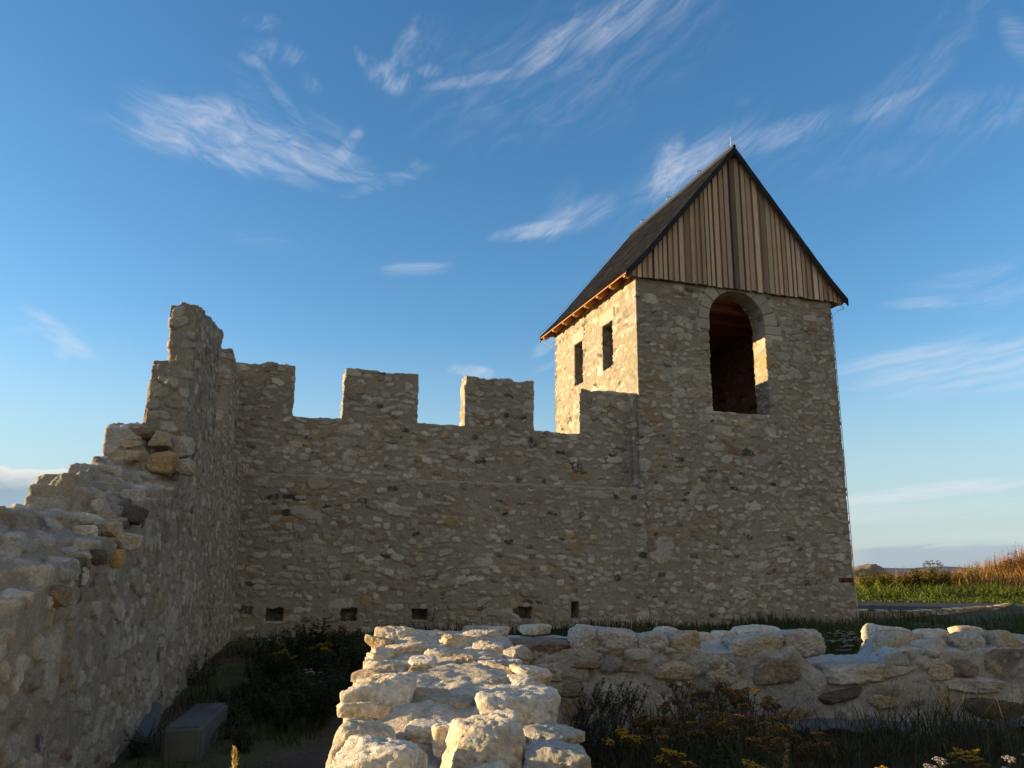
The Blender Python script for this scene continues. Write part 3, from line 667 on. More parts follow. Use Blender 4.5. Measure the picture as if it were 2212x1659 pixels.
for i in range(34):                                             # faced stones down both flanks
    y = rng.uniform(2., 4.3); a_, b_ = near_x(y); sd_ = rng.randint(2); z_ = near_H(y) - rng.uniform(.10, .75); sz = rng.uniform(.12, .26)
    rock(ns, ((a_ + .03) if sd_ == 0 else (b_ - .03), y, z_), (.14, sz * 1.3, sz * .8), rng.uniform(-.1, .1), (rng.uniform(-.15, .15), 0), 960 + i, 4, ('cream', 'pale', 'grey', 'tan')[rng.randint(4)])
no = ns.build('crest_stones', M_ROCK, None, True); child_world(no, near)

CO = np.array([-.05, 4.50]); CDv = np.array([.9902, .1400]); CNv = np.array([-.1400, .9902])        # cross wall: u to the right, v away
def cwp(u, v, z): p = CO + u * CDv + v * CNv; return np.array([p[0], p[1], z])
def cH(u, v):
    q = np.stack([u.ravel(), v.ravel(), 0 * u.ravel()], 1).astype(np.float32)
    z = np.interp(u - .42 * v, [0, 1.68, 1.78, 2.16, 2.26, 6.5], [-.415, -.405, -.535, -.535, -.41, -.40]) - .025 * np.abs(v / .375 - 1) ** 3
    return z + (.015 * fbm(q, 4., 61, 3)).reshape(u.shape)
cross = empty('cross_wall', cwp(2.5, .35, -1.), 0, label='low grey rubble wall crossing behind the sunlit stub, with a dip in its crest', cat='stone wall')
V, Nn, F = solid([height_block(np.arange(0, 6.5, .05), np.linspace(0, .75, 16), cH, -1.75, lambda u, v: CO + u[..., None] * CDv + v[..., None] * CNv)], .014)
loc = np.stack([(V[:, :2] - CO) @ CDv, (V[:, :2] - CO) @ CNv, V[:, 2]], 1)
NPAL = PAL.copy(); NPAL[5] = (.2, .17, .14); NPAL[4] = (.36, .26, .15); NPAL[6] = (.27, .18, .12)
h, C = masonry(loc, (.21, .21, .115), 161, amp=.022, big=.35, mortar=np.array((.36, .35, .32), np.float32), pal=NPAL, fill=.95)
up = sst(.4, .8, Nn[:, 2]); fn = fbm(V, 20., 141, 4, .6)
h = h * (1 - .8 * up) + up * .006 * fn; C = C * (1 - up)[:, None] + up[:, None] * np.array((.47, .46, .43)) * (1 + .1 * fn)[:, None]
no = mesh_np('mortar_core', V + Nn * h[:, None], F, M_ROCK, None, True, C); child_world(no, cross)
xs_ = MB(); rng = np.random.RandomState(12)
def cross_stone(px0, px1, py0, py1, v, tint, deep=.9, sub=5):
    d = ray((px0 + px1) / 2, (py0 + py1) / 2); t = (np.dot(CO + v * CNv, CNv)) / np.dot(d[:2], CNv); p = d * t; w = (px1 - px0) * p[1] / FPX; hh = (py1 - py0) * p[1] / FPX
    D_ = min(.26, max(w, hh)) * deep; off = np.array((CNv[0], CNv[1], 0)) * D_ * .42
    rock(xs_, p + off, (w * 1.10, D_, hh * 1.08), .14 + rng.uniform(-.08, .08), (rng.uniform(-.06, .06), rng.uniform(-.06, .06)), int(px0 * 5 + py1), sub, tint)
for a in ((1104, 1237, 1386, 1416, .0, 'brown'), (1236, 1293, 1360, 1416, .0, 'grey'), (1292, 1384, 1362, 1412, .0, 'grey'), (1383, 1448, 1368, 1422, .0, 'grey'), (1447, 1514, 1368, 1420, .0, 'tan'),
          (1514, 1542, 1368, 1392, .2, 'cream'), (1546, 1592, 1366, 1390, .25, 'cream'), (1584, 1692, 1376, 1424, .0, 'grey'), (1600, 1700, 1357, 1384, .3, 'cream'), (1690, 1782, 1366, 1420, .02, 'grey'),
          (1788, 1978, 1438, 1476, -.02, 'grey'), (1898, 1978, 1357, 1406, .42, 'cream'), (1920, 2020, 1370, 1428, .05, 'tan'), (2003, 2054, 1364, 1426, .12, 'cream'), (2068, 2138, 1372, 1418, .02, 'grey'), (2075, 2130, 1355, 1378, .4, 'cream'),
          (2146, 2230, 1368, 1420, .02, 'tan'), (1768, 1862, 1490, 1520, -.02, 'dark'), (1624, 1732, 1422, 1476, -.02, 'brown'), (2074, 2116, 1436, 1460, -.02, 'brown'), (2004, 2064, 1436, 1468, -.02, 'tan'),
          (2034, 2170, 1466, 1498, -.02, 'grey'), (2090, 2230, 1514, 1562, -.02, 'dark'), (1940, 2012, 1544, 1600, -.04, 'grey'), (1160, 1218, 1434, 1470, -.02, 'grey'), (1228, 1310, 1424, 1446, -.01, 'brown'),
          (1321, 1387, 1428, 1450, -.02, 'brown'), (1416, 1496, 1430, 1466, -.02, 'tan'), (1518, 1596, 1416, 1472, -.01, 'grey'), (1198, 1264, 1478, 1510, -.02, 'brown'), (1250, 1290, 1352, 1368, .5, 'cream'), (1130, 1190, 1352, 1372, .45, 'cream'), (1420, 1470, 1357, 1372, .4, 'cream'), (1005, 1060, 1354, 1372, .6, 'grey'), (1060, 1100, 1356, 1374, .5, 'cream'),
          (1340, 1400, 1480, 1512, -.02, 'grey'), (1690, 1760, 1530, 1560, -.02, 'brown'), (1880, 1940, 1500, 1530, -.02, 'tan')):
    cross_stone(*a)
for i in range(70):                                             # ragged back half of the crest and small packing stones
    u_ = rng.uniform(.1, 6.3); v_ = rng.uniform(.06, .72); sz = rng.uniform(.07, .2) * (.3 if 1.62 < u_ - .42 * v_ < 2.3 else 1.); zc = float(cH(np.array([[u_]]), np.array([[v_]]))[0, 0])
    rock(xs_, cwp(u_, v_, zc - sz * .12), (sz * rng.uniform(1., 1.8), sz * rng.uniform(.9, 1.4), sz * rng.uniform(.45, .7)), rng.uniform(0, 3), (rng.uniform(-.15, .15), rng.uniform(-.15, .15)), 1200 + i, 3, ('cream', 'grey', 'grey', 'tan', 'pale')[rng.randint(5)])
for i in range(16):                                             # crest and face stones beyond the frame's right edge
    u_ = rng.uniform(4.1, 6.3); rock(xs_, cwp(u_, .07, -.46 - .42 * rng.rand()), (rng.uniform(.16, .34), .2, rng.uniform(.1, .2)), .14, (0, 0), 1300 + i, 3, ('grey', 'tan', 'brown')[rng.randint(3)])
no = xs_.build('crest_stones', M_ROCK, None, True); child_world(no, cross)

# ================================================================== GROUND
def ground_z(x, y):
    x, y = np.asarray(x, float), np.asarray(y, float)
    left = -1.80 + .010 * np.clip(y, 0, 20)
    right = np.interp(y, [0, 2., 3.2, 4.3, 5.2, 6.5, 12, 24, 34, 60, 200, 6000], [-1.45, -1.30, -1.10, -.88, -1.15, -1.42, -1.48, -1.48, -1.25, -1.1, -2., -40.])
    w = sst(-.55, .05, x + .0 * y) * (1 - sst(5.2, 8., y)) + sst(-3., 3., x) * sst(5.2, 8., y)
    z = left * (1 - w) + right * w
    z = np.where(y > 30, z * (1 - sst(30, 36, y)) + right * sst(30, 36, y), z)
    mound = 2.3 * np.exp(-(((x - 34) / 6.5) ** 2 + ((y - 47) / 4.) ** 2))
    P = np.stack([x.ravel(), y.ravel(), 0 * x.ravel()], 1).astype(np.float32)
    n = (fbm(P, .6, 3, 3) * .06).reshape(x.shape)
    return z + mound + n * np.clip(y / 4., .3, 1)
def axis(a, b, fine0, fine1, d0, grow):
    r = list(np.arange(fine0, fine1, d0)); d = d0; v = fine1
    while v < b: r.append(v); d *= grow; v += d
    d = d0; v = fine0 - d0
    while v > a: r.insert(0, v); d *= grow; v -= d
    return np.array(r)
gx, gy = axis(-9000, 9000, -10, 26, .22, 1.13), axis(-3000, 12000, .0, 36, .22, 1.13)
u, v = np.meshgrid(gx, gy, indexing='ij'); z = ground_z(u, v); n, m = u.shape
ii = (np.arange(n - 1)[:, None] * m + np.arange(m - 1)[None, :])
F = np.stack([ii, ii + m, ii + m + 1, ii + 1], -1).reshape(-1, 4)
P = np.stack([u.ravel(), v.ravel(), z.ravel()], 1); Pf = P.astype(np.float32); Pf[:, 2] = 0
soil = np.array((.090, .062, .045)); turf = np.array((.075, .085, .030)); q = sst(-.25, .3, fbm(Pf, .55, 40, 3))
far = sst(28, 34, P[:, 1]); path = np.exp(-((P[:, 0] + 1.35 + .05 * (P[:, 1] - 6)) / .75) ** 2) * (P[:, 1] < 12)
q = np.clip(q - path, 0, 1); q = np.maximum(q, far)
C = soil * (1 - q)[:, None] + turf * q[:, None]; C *= (1 + .25 * fbm(Pf, 2.5, 41, 3))[:, None]
fld = sst(80, 200, P[:, 1])[:, None]; C = C * (1 - fld) + fld * np.array((.10, .085, .045))
tag(mesh_np('ground', P, F, M_SOIL, None, True, np.clip(C, .01, .5)), 'dark earth and turf of the castle courtyard and hilltop', 'ground', kind='structure')
# far hills; bluish distance haze is put into their colour
hb = MB(); a = np.linspace(R(-80), R(80), 200); rr = 5200.
Hh = 30 + 22 * vnoise(np.stack([a * 9, a * 0, a * 0], 1).astype(np.float32), 1., 3) + 9 * vnoise(np.stack([a * 31, a * 0, a * 0], 1).astype(np.float32), 1., 4)
V = []
for i, t in enumerate(a):
    for rad, hz in ((rr, -60.), (rr + 500, Hh[i] * .6 - 20), (rr + 1100, Hh[i] - 5), (rr + 2500, -60.)): V.append((rad * math.sin(t), rad * math.cos(t), hz))
F = [(4 * i + k, 4 * i + 4 + k, 4 * i + 5 + k, 4 * i + 1 + k) for i in range(len(a) - 1) for k in range(3)]
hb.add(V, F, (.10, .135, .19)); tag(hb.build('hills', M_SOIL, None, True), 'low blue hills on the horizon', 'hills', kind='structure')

# ================================================================== FOUNDATION beside the tower
fd = empty('foundation', (14., 27.5, -1.45), 0, label='low dark paved foundation with a pale stone edge right of the tower', cat='foundation')
def fpoly():
    pts = [at_z(1846, 1317, -1.22), at_z(1955, 1319, -1.22), at_z(2070, 1314, -1.22), at_z(2165, 1308, -1.22), at_z(2190, 1302, -1.22), at_z(2150, 1298, -1.2), at_z(1990, 1296, -1.2), at_z(1840, 1295, -1.2)]
    return np.array(pts)
FP = fpoly(); FP = np.concatenate([FP, [[9.2, 34., -1.2], [9.2, 26.6, -1.2]]])
n = len(FP); Vv = np.concatenate([FP, FP * (1, 1, 0) + (0, 0, -1.9)])
bmv = solid([(Vv.tolist(), [list(range(n)), list(range(2 * n - 1, n - 1, -1))] + [[i, (i + 1) % n, n + (i + 1) % n, n + i] for i in range(n)])], .05)
V, Nn, F = bmv; h, C = masonry(V, (.45, .45, .14), 201, amp=.03); up = sst(.4, .8, Nn[:, 2])
C = C * (1 - up)[:, None] + up[:, None] * np.array((.050, .048, .049)) * (1 + .3 * fbm(V, 1.3, 6, 3))[:, None]
fo = mesh_np('slab', V + Nn * (h * (1 - .7 * up))[:, None], F, M_STONE, None, True, C); child_world(fo, fd)
es = MB(); rng = np.random.RandomState(8)
for i in range(4):
    a, b = FP[i], FP[i + 1]; L_ = np.linalg.norm(b - a); k = 0.
    while k < L_:
        w = rng.uniform(.18, .6); p = a + (b - a) * min(1, (k + w / 2) / L_)
        if rng.rand() > .3: rock(es, p + np.array((0, .13, -.03)), (w, .35, rng.uniform(.06, .12)), math.atan2((b - a)[1], (b - a)[0]), seed=int(k * 100) + i, sub=2, tint=('cream', 'tan', 'ochre', 'pale')[rng.randint(4)]); k += w + .02
fo = es.build('edge_stones', M_ROCK, None, True); child_world(fo, fd)

# ================================================================== SMALL THINGS IN THE COURTYARD
# concrete block at the foot of the left wall
A, B_, D_ = at_z(350, 1573, -1.42), at_z(437, 1570, -1.42), at_z(494, 1516, -1.42)
bm = bmesh.new(); ex_ = B_ - A; ey_ = D_ - B_; pts = [A, B_, B_ + ey_, A + ey_]
vs = [bm.verts.new(p) for p in pts] + [bm.verts.new(p + np.array((0, 0, -.6))) for p in pts]
for f in BOXF.tolist(): bm.faces.new([vs[(i + 4) % 8] for i in f])
bmesh.ops.recalc_face_normals(bm, faces=bm.faces[:]); bmesh.ops.bevel(bm, geom=bm.edges[:], offset=.03, segments=3, affect='EDGES')
bmesh.ops.subdivide_edges(bm, edges=bm.edges[:], cuts=5, use_grid_fill=True)
me = bpy.data.meshes.new('concrete_block'); bm.to_mesh(me); bm.free()
VV = np.empty(len(me.vertices) * 3, np.float32); me.vertices.foreach_get('co', VV); VV = VV.reshape(-1, 3); nz = fbm(VV, 5., 4, 3)
VV[:, 2] += .006 * nz; me.vertices.foreach_set('co', VV.ravel())
at = me.attributes.new('Col', 'FLOAT_COLOR', 'POINT'); cc = np.ones((len(VV), 4), np.float32); cc[:, :3] = np.array((.10, .105, .11)) * (1 + .3 * nz)[:, None]; at.data.foreach_set('color', cc.ravel())
me.materials.append(M_CONC); cb = bpy.data.objects.new('concrete_block', me); COL.objects.link(cb)
tag(cb, 'plain grey concrete block against the foot of the left wall', 'concrete block')
# strips of membrane sticking out under the walls
def strip(name, pts_a, pts_b, label, c=(.16, .17, .19)):
    a, b = np.asarray(pts_a), np.asarray(pts_b); n = 24; t = np.linspace(0, 1, n); f = lambda p: np.stack([np.interp(t, np.linspace(0, 1, len(p)), p[:, i]) for i in range(3)], 1)
    A_, B2 = f(a), f(b); w = .012 * np.sin(t * 19)[:, None] * np.array((0, 0, 1.)); mb = MB()
    rows_ = np.stack([A_, (A_ + B2) / 2 + w + (0, 0, .015), B2 + w], 1); V = np.concatenate([rows_.reshape(-1, 3), rows_.reshape(-1, 3) - (0, 0, .006)])
    i = np.arange(n - 1)[:, None] * 3 + np.arange(2)[None, :]; F = np.stack([i, i + 3, i + 4, i + 1], -1).reshape(-1, 4)
    mb.add(V, np.concatenate([F, F[:, ::-1] + n * 3]), c); return tag(mb.build(name, M_SHEET, None, True), label, 'membrane')
strip('membrane_strip', [lw(9.6, .02, -1.48), lw(10.2, .0, -1.58), lw(10.8, .0, -1.70)], [lw(9.6, -.10, -1.52), lw(10.2, -.16, -1.66), lw(10.8, -.14, -1.74)], 'grey waterproofing membrane turned out under the left wall', (.085, .09, .095))
strip('membrane_strip', [cwp(1.45, .02, -.80), cwp(1.9, .0, -.80), cwp(2.3, .02, -.82)], [cwp(1.45, -.10, -.83), cwp(1.9, -.13, -.84), cwp(2.3, -.09, -.845)], 'grey membrane edge under the low wall below its dip', (.12, .125, .14))
strip('membrane_strip', [cwp(2.62, .02, -.83), cwp(3.0, .0, -.81), cwp(3.5, .02, -.84)], [cwp(2.62, -.08, -.87), cwp(3.0, -.12, -.845), cwp(3.5, -.1, -.88)], 'crumpled grey membrane edge under the low wall at the right', (.11, .12, .135))

# ================================================================== VEGETATION
def blades(mb, p, h, w, lean, ang, col, bend=1.):
    """grass blades: tapering, bent over; p (n,3)"""
    n = len(p); d = np.stack([np.cos(ang), np.sin(ang), 0 * ang], 1); sd_ = np.stack([-np.sin(ang + .8), np.cos(ang + .8), 0 * ang], 1) * w[:, None] / 2
    m = p + d * (lean * h * .35)[:, None] + np.array((0, 0, 1.)) * (h * .6)[:, None]; t = p + d * (lean * h * bend)[:, None] + np.array((0, 0, 1.)) * h[:, None]
    V = np.stack([p - sd_, p + sd_, m + sd_ * .75, m - sd_ * .75, t], 1).reshape(-1, 3); i = np.arange(n)[:, None] * 5
    C = np.repeat(col, 5, axis=0); mb.add(V, i + np.array([0, 1, 2, 3]), C); mb.F3.append(i + np.array([3, 2, 4]) + mb.n - len(V))
def leaves(mb, p, d, L, w, col):
    """folded leaf quads growing from p along d"""
    d = d / (np.linalg.norm(d, axis=1)[:, None] + 1e-9); s = np.cross(d, np.array((0, 0, 1.)) + .01); s /= np.linalg.norm(s, axis=1)[:, None] + 1e-9
    u = np.cross(s, d); L, w = L[:, None], w[:, None]; mid = p + d * L * .45
    V = np.stack([p, mid + s * w - u * w * .25, p + d * L - np.array((0, 0, 1.)) * L * .18, mid - s * w - u * w * .25], 1).reshape(-1, 3)
    mb.add(V, np.arange(len(p))[:, None] * 4 + np.arange(4), np.repeat(col, 4, axis=0))
def buttons(mb, p, r, col, flat=.6):
    O = np.array([(1,0,0),(0,1,0),(-1,0,0),(0,-1,0),(0,0,1),(0,0,-1)], float) * (1, 1, flat); Fo = np.array([(0,1,4),(1,2,4),(2,3,4),(3,0,4),(1,0,5),(2,1,5),(3,2,5),(0,3,5)])
    V = (p[:, None, :] + O[None] * r[:, None, None]).reshape(-1, 3); mb.add(V, (np.arange(len(p))[:, None, None] * 6 + Fo[None]).reshape(-1, 3), np.repeat(col, 6, axis=0))
def rnd_dirs(rng, n, up0, up1):
    a = rng.uniform(0, 2 * math.pi, n); z = rng.uniform(up0, up1, n); return np.stack([np.cos(a), np.sin(a), z], 1)
def tint(rng, n, c, v=.3):
    return np.array(c) * rng.uniform(1 - v, 1 + v, (n, 1)) * rng.uniform(.92, 1.08, (n, 3))
YEL, BRN, WHT, RED = (.28, .15, .010), (.12, .055, .022), (.40, .39, .37), (.19, .080, .025)
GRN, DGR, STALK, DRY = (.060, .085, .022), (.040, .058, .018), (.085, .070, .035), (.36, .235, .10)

def head_mesh(name, cols, R_, n, r, seed, dome=.25):
    rng = np.random.RandomState(seed); mb = MB(); a = rng.uniform(0, 6.28, n); q = R_ * np.sqrt(rng.uniform(0, 1, n))
    p = np.stack([q * np.cos(a), q * np.sin(a), dome * R_ * (1 - (q / R_) ** 2) + rng.uniform(-.1, .1, n) * R_], 1)
    c = np.array([cols[rng.randint(len(cols))] for _ in range(n)]) * rng.uniform(.7, 1.2, (n, 1))
    buttons(mb, p, r * rng.uniform(.7, 1.2, n), c)
    for i in range(0, n, 2): mb.tube([(0, 0, -R_ * .9), p[i]], .0012, c=STALK, n=3)
    o = mb.build(name, M_FLOWER); me = o.data; bpy.data.objects.remove(o); return me
HEADS = {'tansy': [head_mesh('flower_head', c, .030, 26, .0055, 3 + i) for i, c in enumerate(([YEL, YEL, BRN], [BRN, BRN, RED], [RED, BRN, YEL], [BRN]))],
         'yellow': [head_mesh('flower_head', [YEL, (.34, .20, .012)], .026, 22, .006, 13 + i) for i in range(2)],
         'white': [head_mesh('flower_head', [WHT, WHT, (.45, .43, .38)], .034, 34, .0052, 23 + i, .12) for i in range(3)],
         'dark': [head_mesh('flower_head', [(.09, .06, .035)], .035, 24, .006, 33, .2)]}
def corymb_plant(name, h, kind, seed, nheads=8, leaf=GRN, spread=.13, group=None, label=None, cat='plant', hs=1.):
    rng = np.random.RandomState(seed); root = empty(name); tag(root, label, cat, group); st = MB(); lean = rng.uniform(-.08, .08, 2) * h
    axis_ = np.array([(lean[0] * t * t, lean[1] * t * t, h * .82 * t) for t in np.linspace(0, 1, 6)]); st.tube(axis_, .0042 * hs, .0025 * hs, leaf if hs > 2 else STALK, 4)
    tops = []
    for i in range(nheads):
        t = rng.uniform(.55, 1.); k = axis_[0] + (axis_[-1] - axis_[0]) * t; a = rng.uniform(0, 6.28); q = spread * math.sqrt(rng.uniform(.02, 1))
        e = np.array((axis_[-1][0] + q * math.cos(a), axis_[-1][1] + q * math.sin(a), h * rng.uniform(.90, 1.02) - q * .35)); st.tube([k, (k + e) / 2 + (0, 0, -.01), e], .0022 * hs, .0014 * hs, leaf if hs > 2 else STALK, 3); tops.append(e)
    st.build('stem', M_DRY, root)
    lf = MB(); n = int(60 * h / .5); t = rng.uniform(.05, .9, n); P = axis_[0] + (axis_[-1] - axis_[0]) * t[:, None]; D = rnd_dirs(rng, n, .1, 1.)
    reps = 5                                                     # feathery: leaflets along each leaf
    for k in range(reps): leaves(lf, P + D / np.linalg.norm(D, axis=1)[:, None] * (.018 * k * hs), rnd_dirs(rng, n, -.2, .9) + D, np.full(n, .034 * hs), np.full(n, .0055 * hs * (1.6 if hs > 2 else 1)), tint(rng, n, leaf))
    lf.build('leaf', M_LEAF, root)
    for e in tops:
        o = bpy.data.objects.new('flower_head', HEADS[kind][rng.randint(len(HEADS[kind]))]); COL.objects.link(o); o.parent = root; o.location = e; s = hs * rng.uniform(.7, 1.15); o.scale = (s, s, s); o.rotation_euler = (rng.uniform(-.3, .3), rng.uniform(-.3, .3), rng.uniform(0, 6))
    return root
def mugwort(h, seed, label=None, group=None, lean=(.2, .0), name='mugwort', col=(.075, .062, .035), leafc=(.045, .048, .026), nb=14):
    rng = np.random.RandomState(seed); root = empty(name); tag(root, label, 'plant', group); st = MB(); lf = MB()
    ax = np.array([(lean[0] * h * t ** 1.6, lean[1] * h * t ** 1.6, h * t) for t in np.linspace(0, 1, 8)]); st.tube(ax, .004, .0015, col, 4)
    n = 70; t = rng.uniform(.55, 1., n); P = np.stack([np.interp(t, np.linspace(0, 1, 8), ax[:, i]) for i in range(3)], 1)
    leaves(lf, P, rnd_dirs(rng, n, .3, 1.6), rng.uniform(.012, .03, n), np.full(n, .005), tint(rng, n, leafc))
    for b in range(nb):
        t0 = rng.uniform(.25, .85); p0 = np.array([np.interp(t0, np.linspace(0, 1, 8), ax[:, i]) for i in range(3)]); L = h * rng.uniform(.15, .34) * (1.1 - .5 * t0); a = rng.uniform(0, 6.28)
        tip = p0 + np.array((.45 * math.cos(a) + lean[0] * .8, .45 * math.sin(a), .9)) * L; mid = p0 * .5 + tip * .5 + (0, 0, -.02); st.tube([p0, mid, tip], .0022, .001, col, 3)
        m = 34; q = rng.uniform(.15, 1., m)[:, None]; leaves(lf, p0 * (1 - q) + tip * q, rnd_dirs(rng, m, .1, 1.2), rng.uniform(.01, .03, m), np.full(m, .0045), tint(rng, m, leafc))
    st.build('stem', M_DRY, root); lf.build('leaf', M_LEAF, root); return root
def bush(h, r, seed, label, group=None, name='leafy_weed', leaf=DGR, n=900, size=.055, cat='plant'):
    rng = np.random.RandomState(seed); root = empty(name); tag(root, label, cat, group); st = MB(); lf = MB(); k = 16
    for i in range(k):
        a = rng.uniform(0, 6.28); q = r * math.sqrt(rng.uniform(.05, 1)); hh = h * rng.uniform(.6, 1.05) * (1 - .3 * (q / r) ** 2); e = np.array((q * math.cos(a), q * math.sin(a), hh)); b = e * (.25, .25, 0)
        pts = np.array([b * (1 - t) + e * t + np.array((0, 0, .06 * math.sin(3 * t))) for t in np.linspace(0, 1, 5)]); st.tube(pts, .004, .0015, STALK, 3)
        m = n // k; t = rng.uniform(.1, 1, m) ** .7; P = b * (1 - t[:, None]) + e * t[:, None]; leaves(lf, P + rng.normal(0, .012, (m, 3)), rnd_dirs(rng, m, -.3, .7), size * rng.uniform(.6, 1.3, m), size * rng.uniform(.18, .32, m), tint(rng, m, leaf, .4))
    st.build('stem', M_DRY, root); lf.build('leaf', M_LEAF, root); return root
def put(o, x, y, s=1., rz=0., dz=-.02):
    o.location = (x, y, float(ground_z(np.array([x]), np.array([y]))[0]) + dz); o.scale = (s, s, s); o.rotation_euler.z = rz; return o
def top_at(px, py, y):
    p = at_y(px, py, y); return p[0], y, p[2] - float(ground_z(np.array([p[0]]), np.array([y]))[0])

# tansy in front of the low cross wall
rng = np.random.RandomState(31)
TL = dict(group='tansy plants in front of the low wall', label='tansy with brown and yellow button heads in front of the low grey wall')
protos = [corymb_plant('tansy', .6, 'tansy', 40 + i, 10, spread=.12, **TL) for i in range(3)]; used = set()
for i, (px, py, y) in enumerate([(1448, 1508, 3.7), (1485, 1474, 3.9), (1520, 1478, 3.75), (1560, 1482, 3.85), (1600, 1488, 3.7), (1640, 1500, 3.8), (1672, 1512, 3.6), (1424, 1545, 3.3), (1460, 1550, 3.2), (1530, 1545, 3.3), (1590, 1540, 3.1), (1690, 1560, 3.3), (1500, 1500, 4.0), (1580, 1500, 4.05), (1725, 1570, 3.0)]):
    k = i % 3; o = protos[k] if k not in used else copy_tree(protos[k]); used.add(k); x, y, hh = top_at(px, py - 8, y); put(o, x, y, max(.5, 1.05 * hh / .6), rng.uniform(0, 6))
YL = dict(group='yellow ragwort in the shaded weeds', label='small ragwort with bright yellow flower heads in the shaded weeds')
pr = corymb_plant('ragwort', .5, 'yellow', 55, 7, spread=.05, hs=.8, **YL)
for i, (px, py, y) in enumerate([(1378, 1560, 3.0), (1440, 1592, 2.8), (1950, 1648, 2.5), (1905, 1655, 2.45), (2110, 1610, 2.9), (1648, 1622, 2.7), (2090, 1600, 3.1)]):
    o = pr if i == 0 else copy_tree(pr); x, y, hh = top_at(px, py, y); put(o, x, y, max(.45, hh / .5), rng.uniform(0, 6))
WL = dict(group='white yarrow at the lower right', label='white flowered yarrow in dark weeds at the lower right corner')
pr = [corymb_plant('yarrow', .5, 'white', 60 + i, 4, spread=.06, hs=.62, **WL) for i in range(2)]
for i, (px, py, y) in enumerate([(2028, 1634, 2.6), (2086, 1640, 2.55), (2045, 1652, 2.45), (2122, 1650, 2.5), (2160, 1628, 2.7), (2196, 1610, 2.8), (2208, 1640, 2.6), (2180, 1655, 2.45), (2140, 1655, 2.4), (2205, 1592, 3.0)]):
    o = pr[i] if i < 2 else copy_tree(pr[i % 2]); x, y, hh = top_at(px, py, y); put(o, x, y, max(.45, hh / .5), rng.uniform(0, 6))
# mugwort stalks beside the near wall and on the right
MG = dict(group='mugwort stalks beside the sunlit wall stub', label='dark mugwort stalk leaning right beside the sunlit wall stub')
pr = [mugwort(.7, 70 + i, lean=(.32, 0), **MG) for i in range(3)]
for i, (px, py, y) in enumerate([(1288, 1470, 3.6), (1306, 1464, 3.7), (1324, 1468, 3.75), (1344, 1462, 3.8), (1362, 1463, 3.85), (1382, 1465, 3.8), (1396, 1482, 3.6), (1270, 1490, 3.4), (1300, 1520, 3.2), (1345, 1510, 3.3), (1250, 1540, 3.0), (1330, 1560, 2.9)]):
    x, y, hh = top_at(px, py, y); o = pr[i] if i < 3 else copy_tree(pr[i % 3]); s = max(.5, hh / .7); put(o, x - .22 * s, y, s, rng.uniform(-.5, .5))
o = mugwort(.8, 81, 'tall mugwort leaning left against the low wall at the right', lean=(-.28, .05), nb=18, leafc=(.05, .048, .028)); x, y, hh = top_at(1988, 1456, 3.9); put(o, x + .2, y, hh / .8)
o = mugwort(.6, 82, 'thin wiry mugwort standing left of the tall leaning one', lean=(-.05, 0), nb=9); x, y, hh = top_at(1890, 1540, 3.6); put(o, x, y, hh / .6)
o = mugwort(.6, 83, 'thin dry mugwort below the dip of the low wall', lean=(-.1, 0), nb=10); x, y, hh = top_at(1745, 1530, 3.7); put(o, x, y, hh / .6)
# dry grass ear at the bottom
def ear(name, label, h, seed, col, R_=.012, L=.16, cat='plant'):
    rng = np.random.RandomState(seed); root = empty(name); tag(root, label, cat); st = MB(); st.tube([(0, 0, 0), (.01, 0, h * .5), (0, 0, h - L * .3)], .004, .003, STALK, 5); st.build('stem', M_DRY, root)
    sp = MB(); n = 150; t = rng.uniform(0, 1, n); P = np.stack([0 * t, 0 * t, h - L * (1 - t)], 1); D = rnd_dirs(rng, n, .2, .9); P[:, :2] += D[:, :2] * (R_ * (1.1 - t))[:, None] * .6
    buttons(sp, P + D * (R_ * (1.15 - .7 * t))[:, None] * .4, .0055 * (1.2 - .5 * t), tint(rng, n, col, .4), 1.1); leaves(sp, P, D, np.full(n, .017), np.full(n, .004), tint(rng, n, col, .4)); sp.build('flower_spike', M_FLOWER, root); return root
o = ear('mullein', 'sunlit mullein spike rising at the lower left of the picture', .62, 5, (.48, .34, .13), .015, .16); x, y, hh = top_at(509, 1617, 2.45); o.location = (x, y, at_y(509, 1617, 2.45)[2] - .62 * hh / .62 * 1.); o.scale = (1., 1., hh / .62); o.location = (x, y, float(ground_z(np.array([x]), np.array([y]))[0]))
o.scale = (.8, .8, hh / .62)
o = ear('grass_ear', 'pale dry grass ear bent among the tansy stems', .7, 6, (.24, .17, .10), .012, .2); x, y, hh = top_at(1650, 1590, 2.9); put(o, x, y, hh / .7); o.rotation_euler = (0, .12, 0)

# courtyard on the left: leafy weeds with a few flowers
WB = dict(group='leafy weeds at the foot of the curtain wall', label='dark leafy weed in the shade at the foot of the curtain wall')
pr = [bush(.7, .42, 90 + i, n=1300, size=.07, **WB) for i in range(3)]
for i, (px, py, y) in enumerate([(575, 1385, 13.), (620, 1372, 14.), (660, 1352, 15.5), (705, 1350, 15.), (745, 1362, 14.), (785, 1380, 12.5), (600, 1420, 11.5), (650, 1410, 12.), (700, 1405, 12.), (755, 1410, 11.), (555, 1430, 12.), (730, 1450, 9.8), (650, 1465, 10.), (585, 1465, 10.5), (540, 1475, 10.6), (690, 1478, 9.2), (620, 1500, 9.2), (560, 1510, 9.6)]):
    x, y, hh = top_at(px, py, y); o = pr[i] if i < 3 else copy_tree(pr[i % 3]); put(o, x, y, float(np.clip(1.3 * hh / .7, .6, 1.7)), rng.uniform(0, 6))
o = bush(.55, .3, 95, 'small sprawling weed at the left wall beyond the concrete block', n=500, size=.06); x, y, hh = top_at(448, 1475, 12.2); put(o, x - .1, y, 1.)
BW = dict(group='small weeds round the concrete block', label='small dark weed growing round the concrete block')
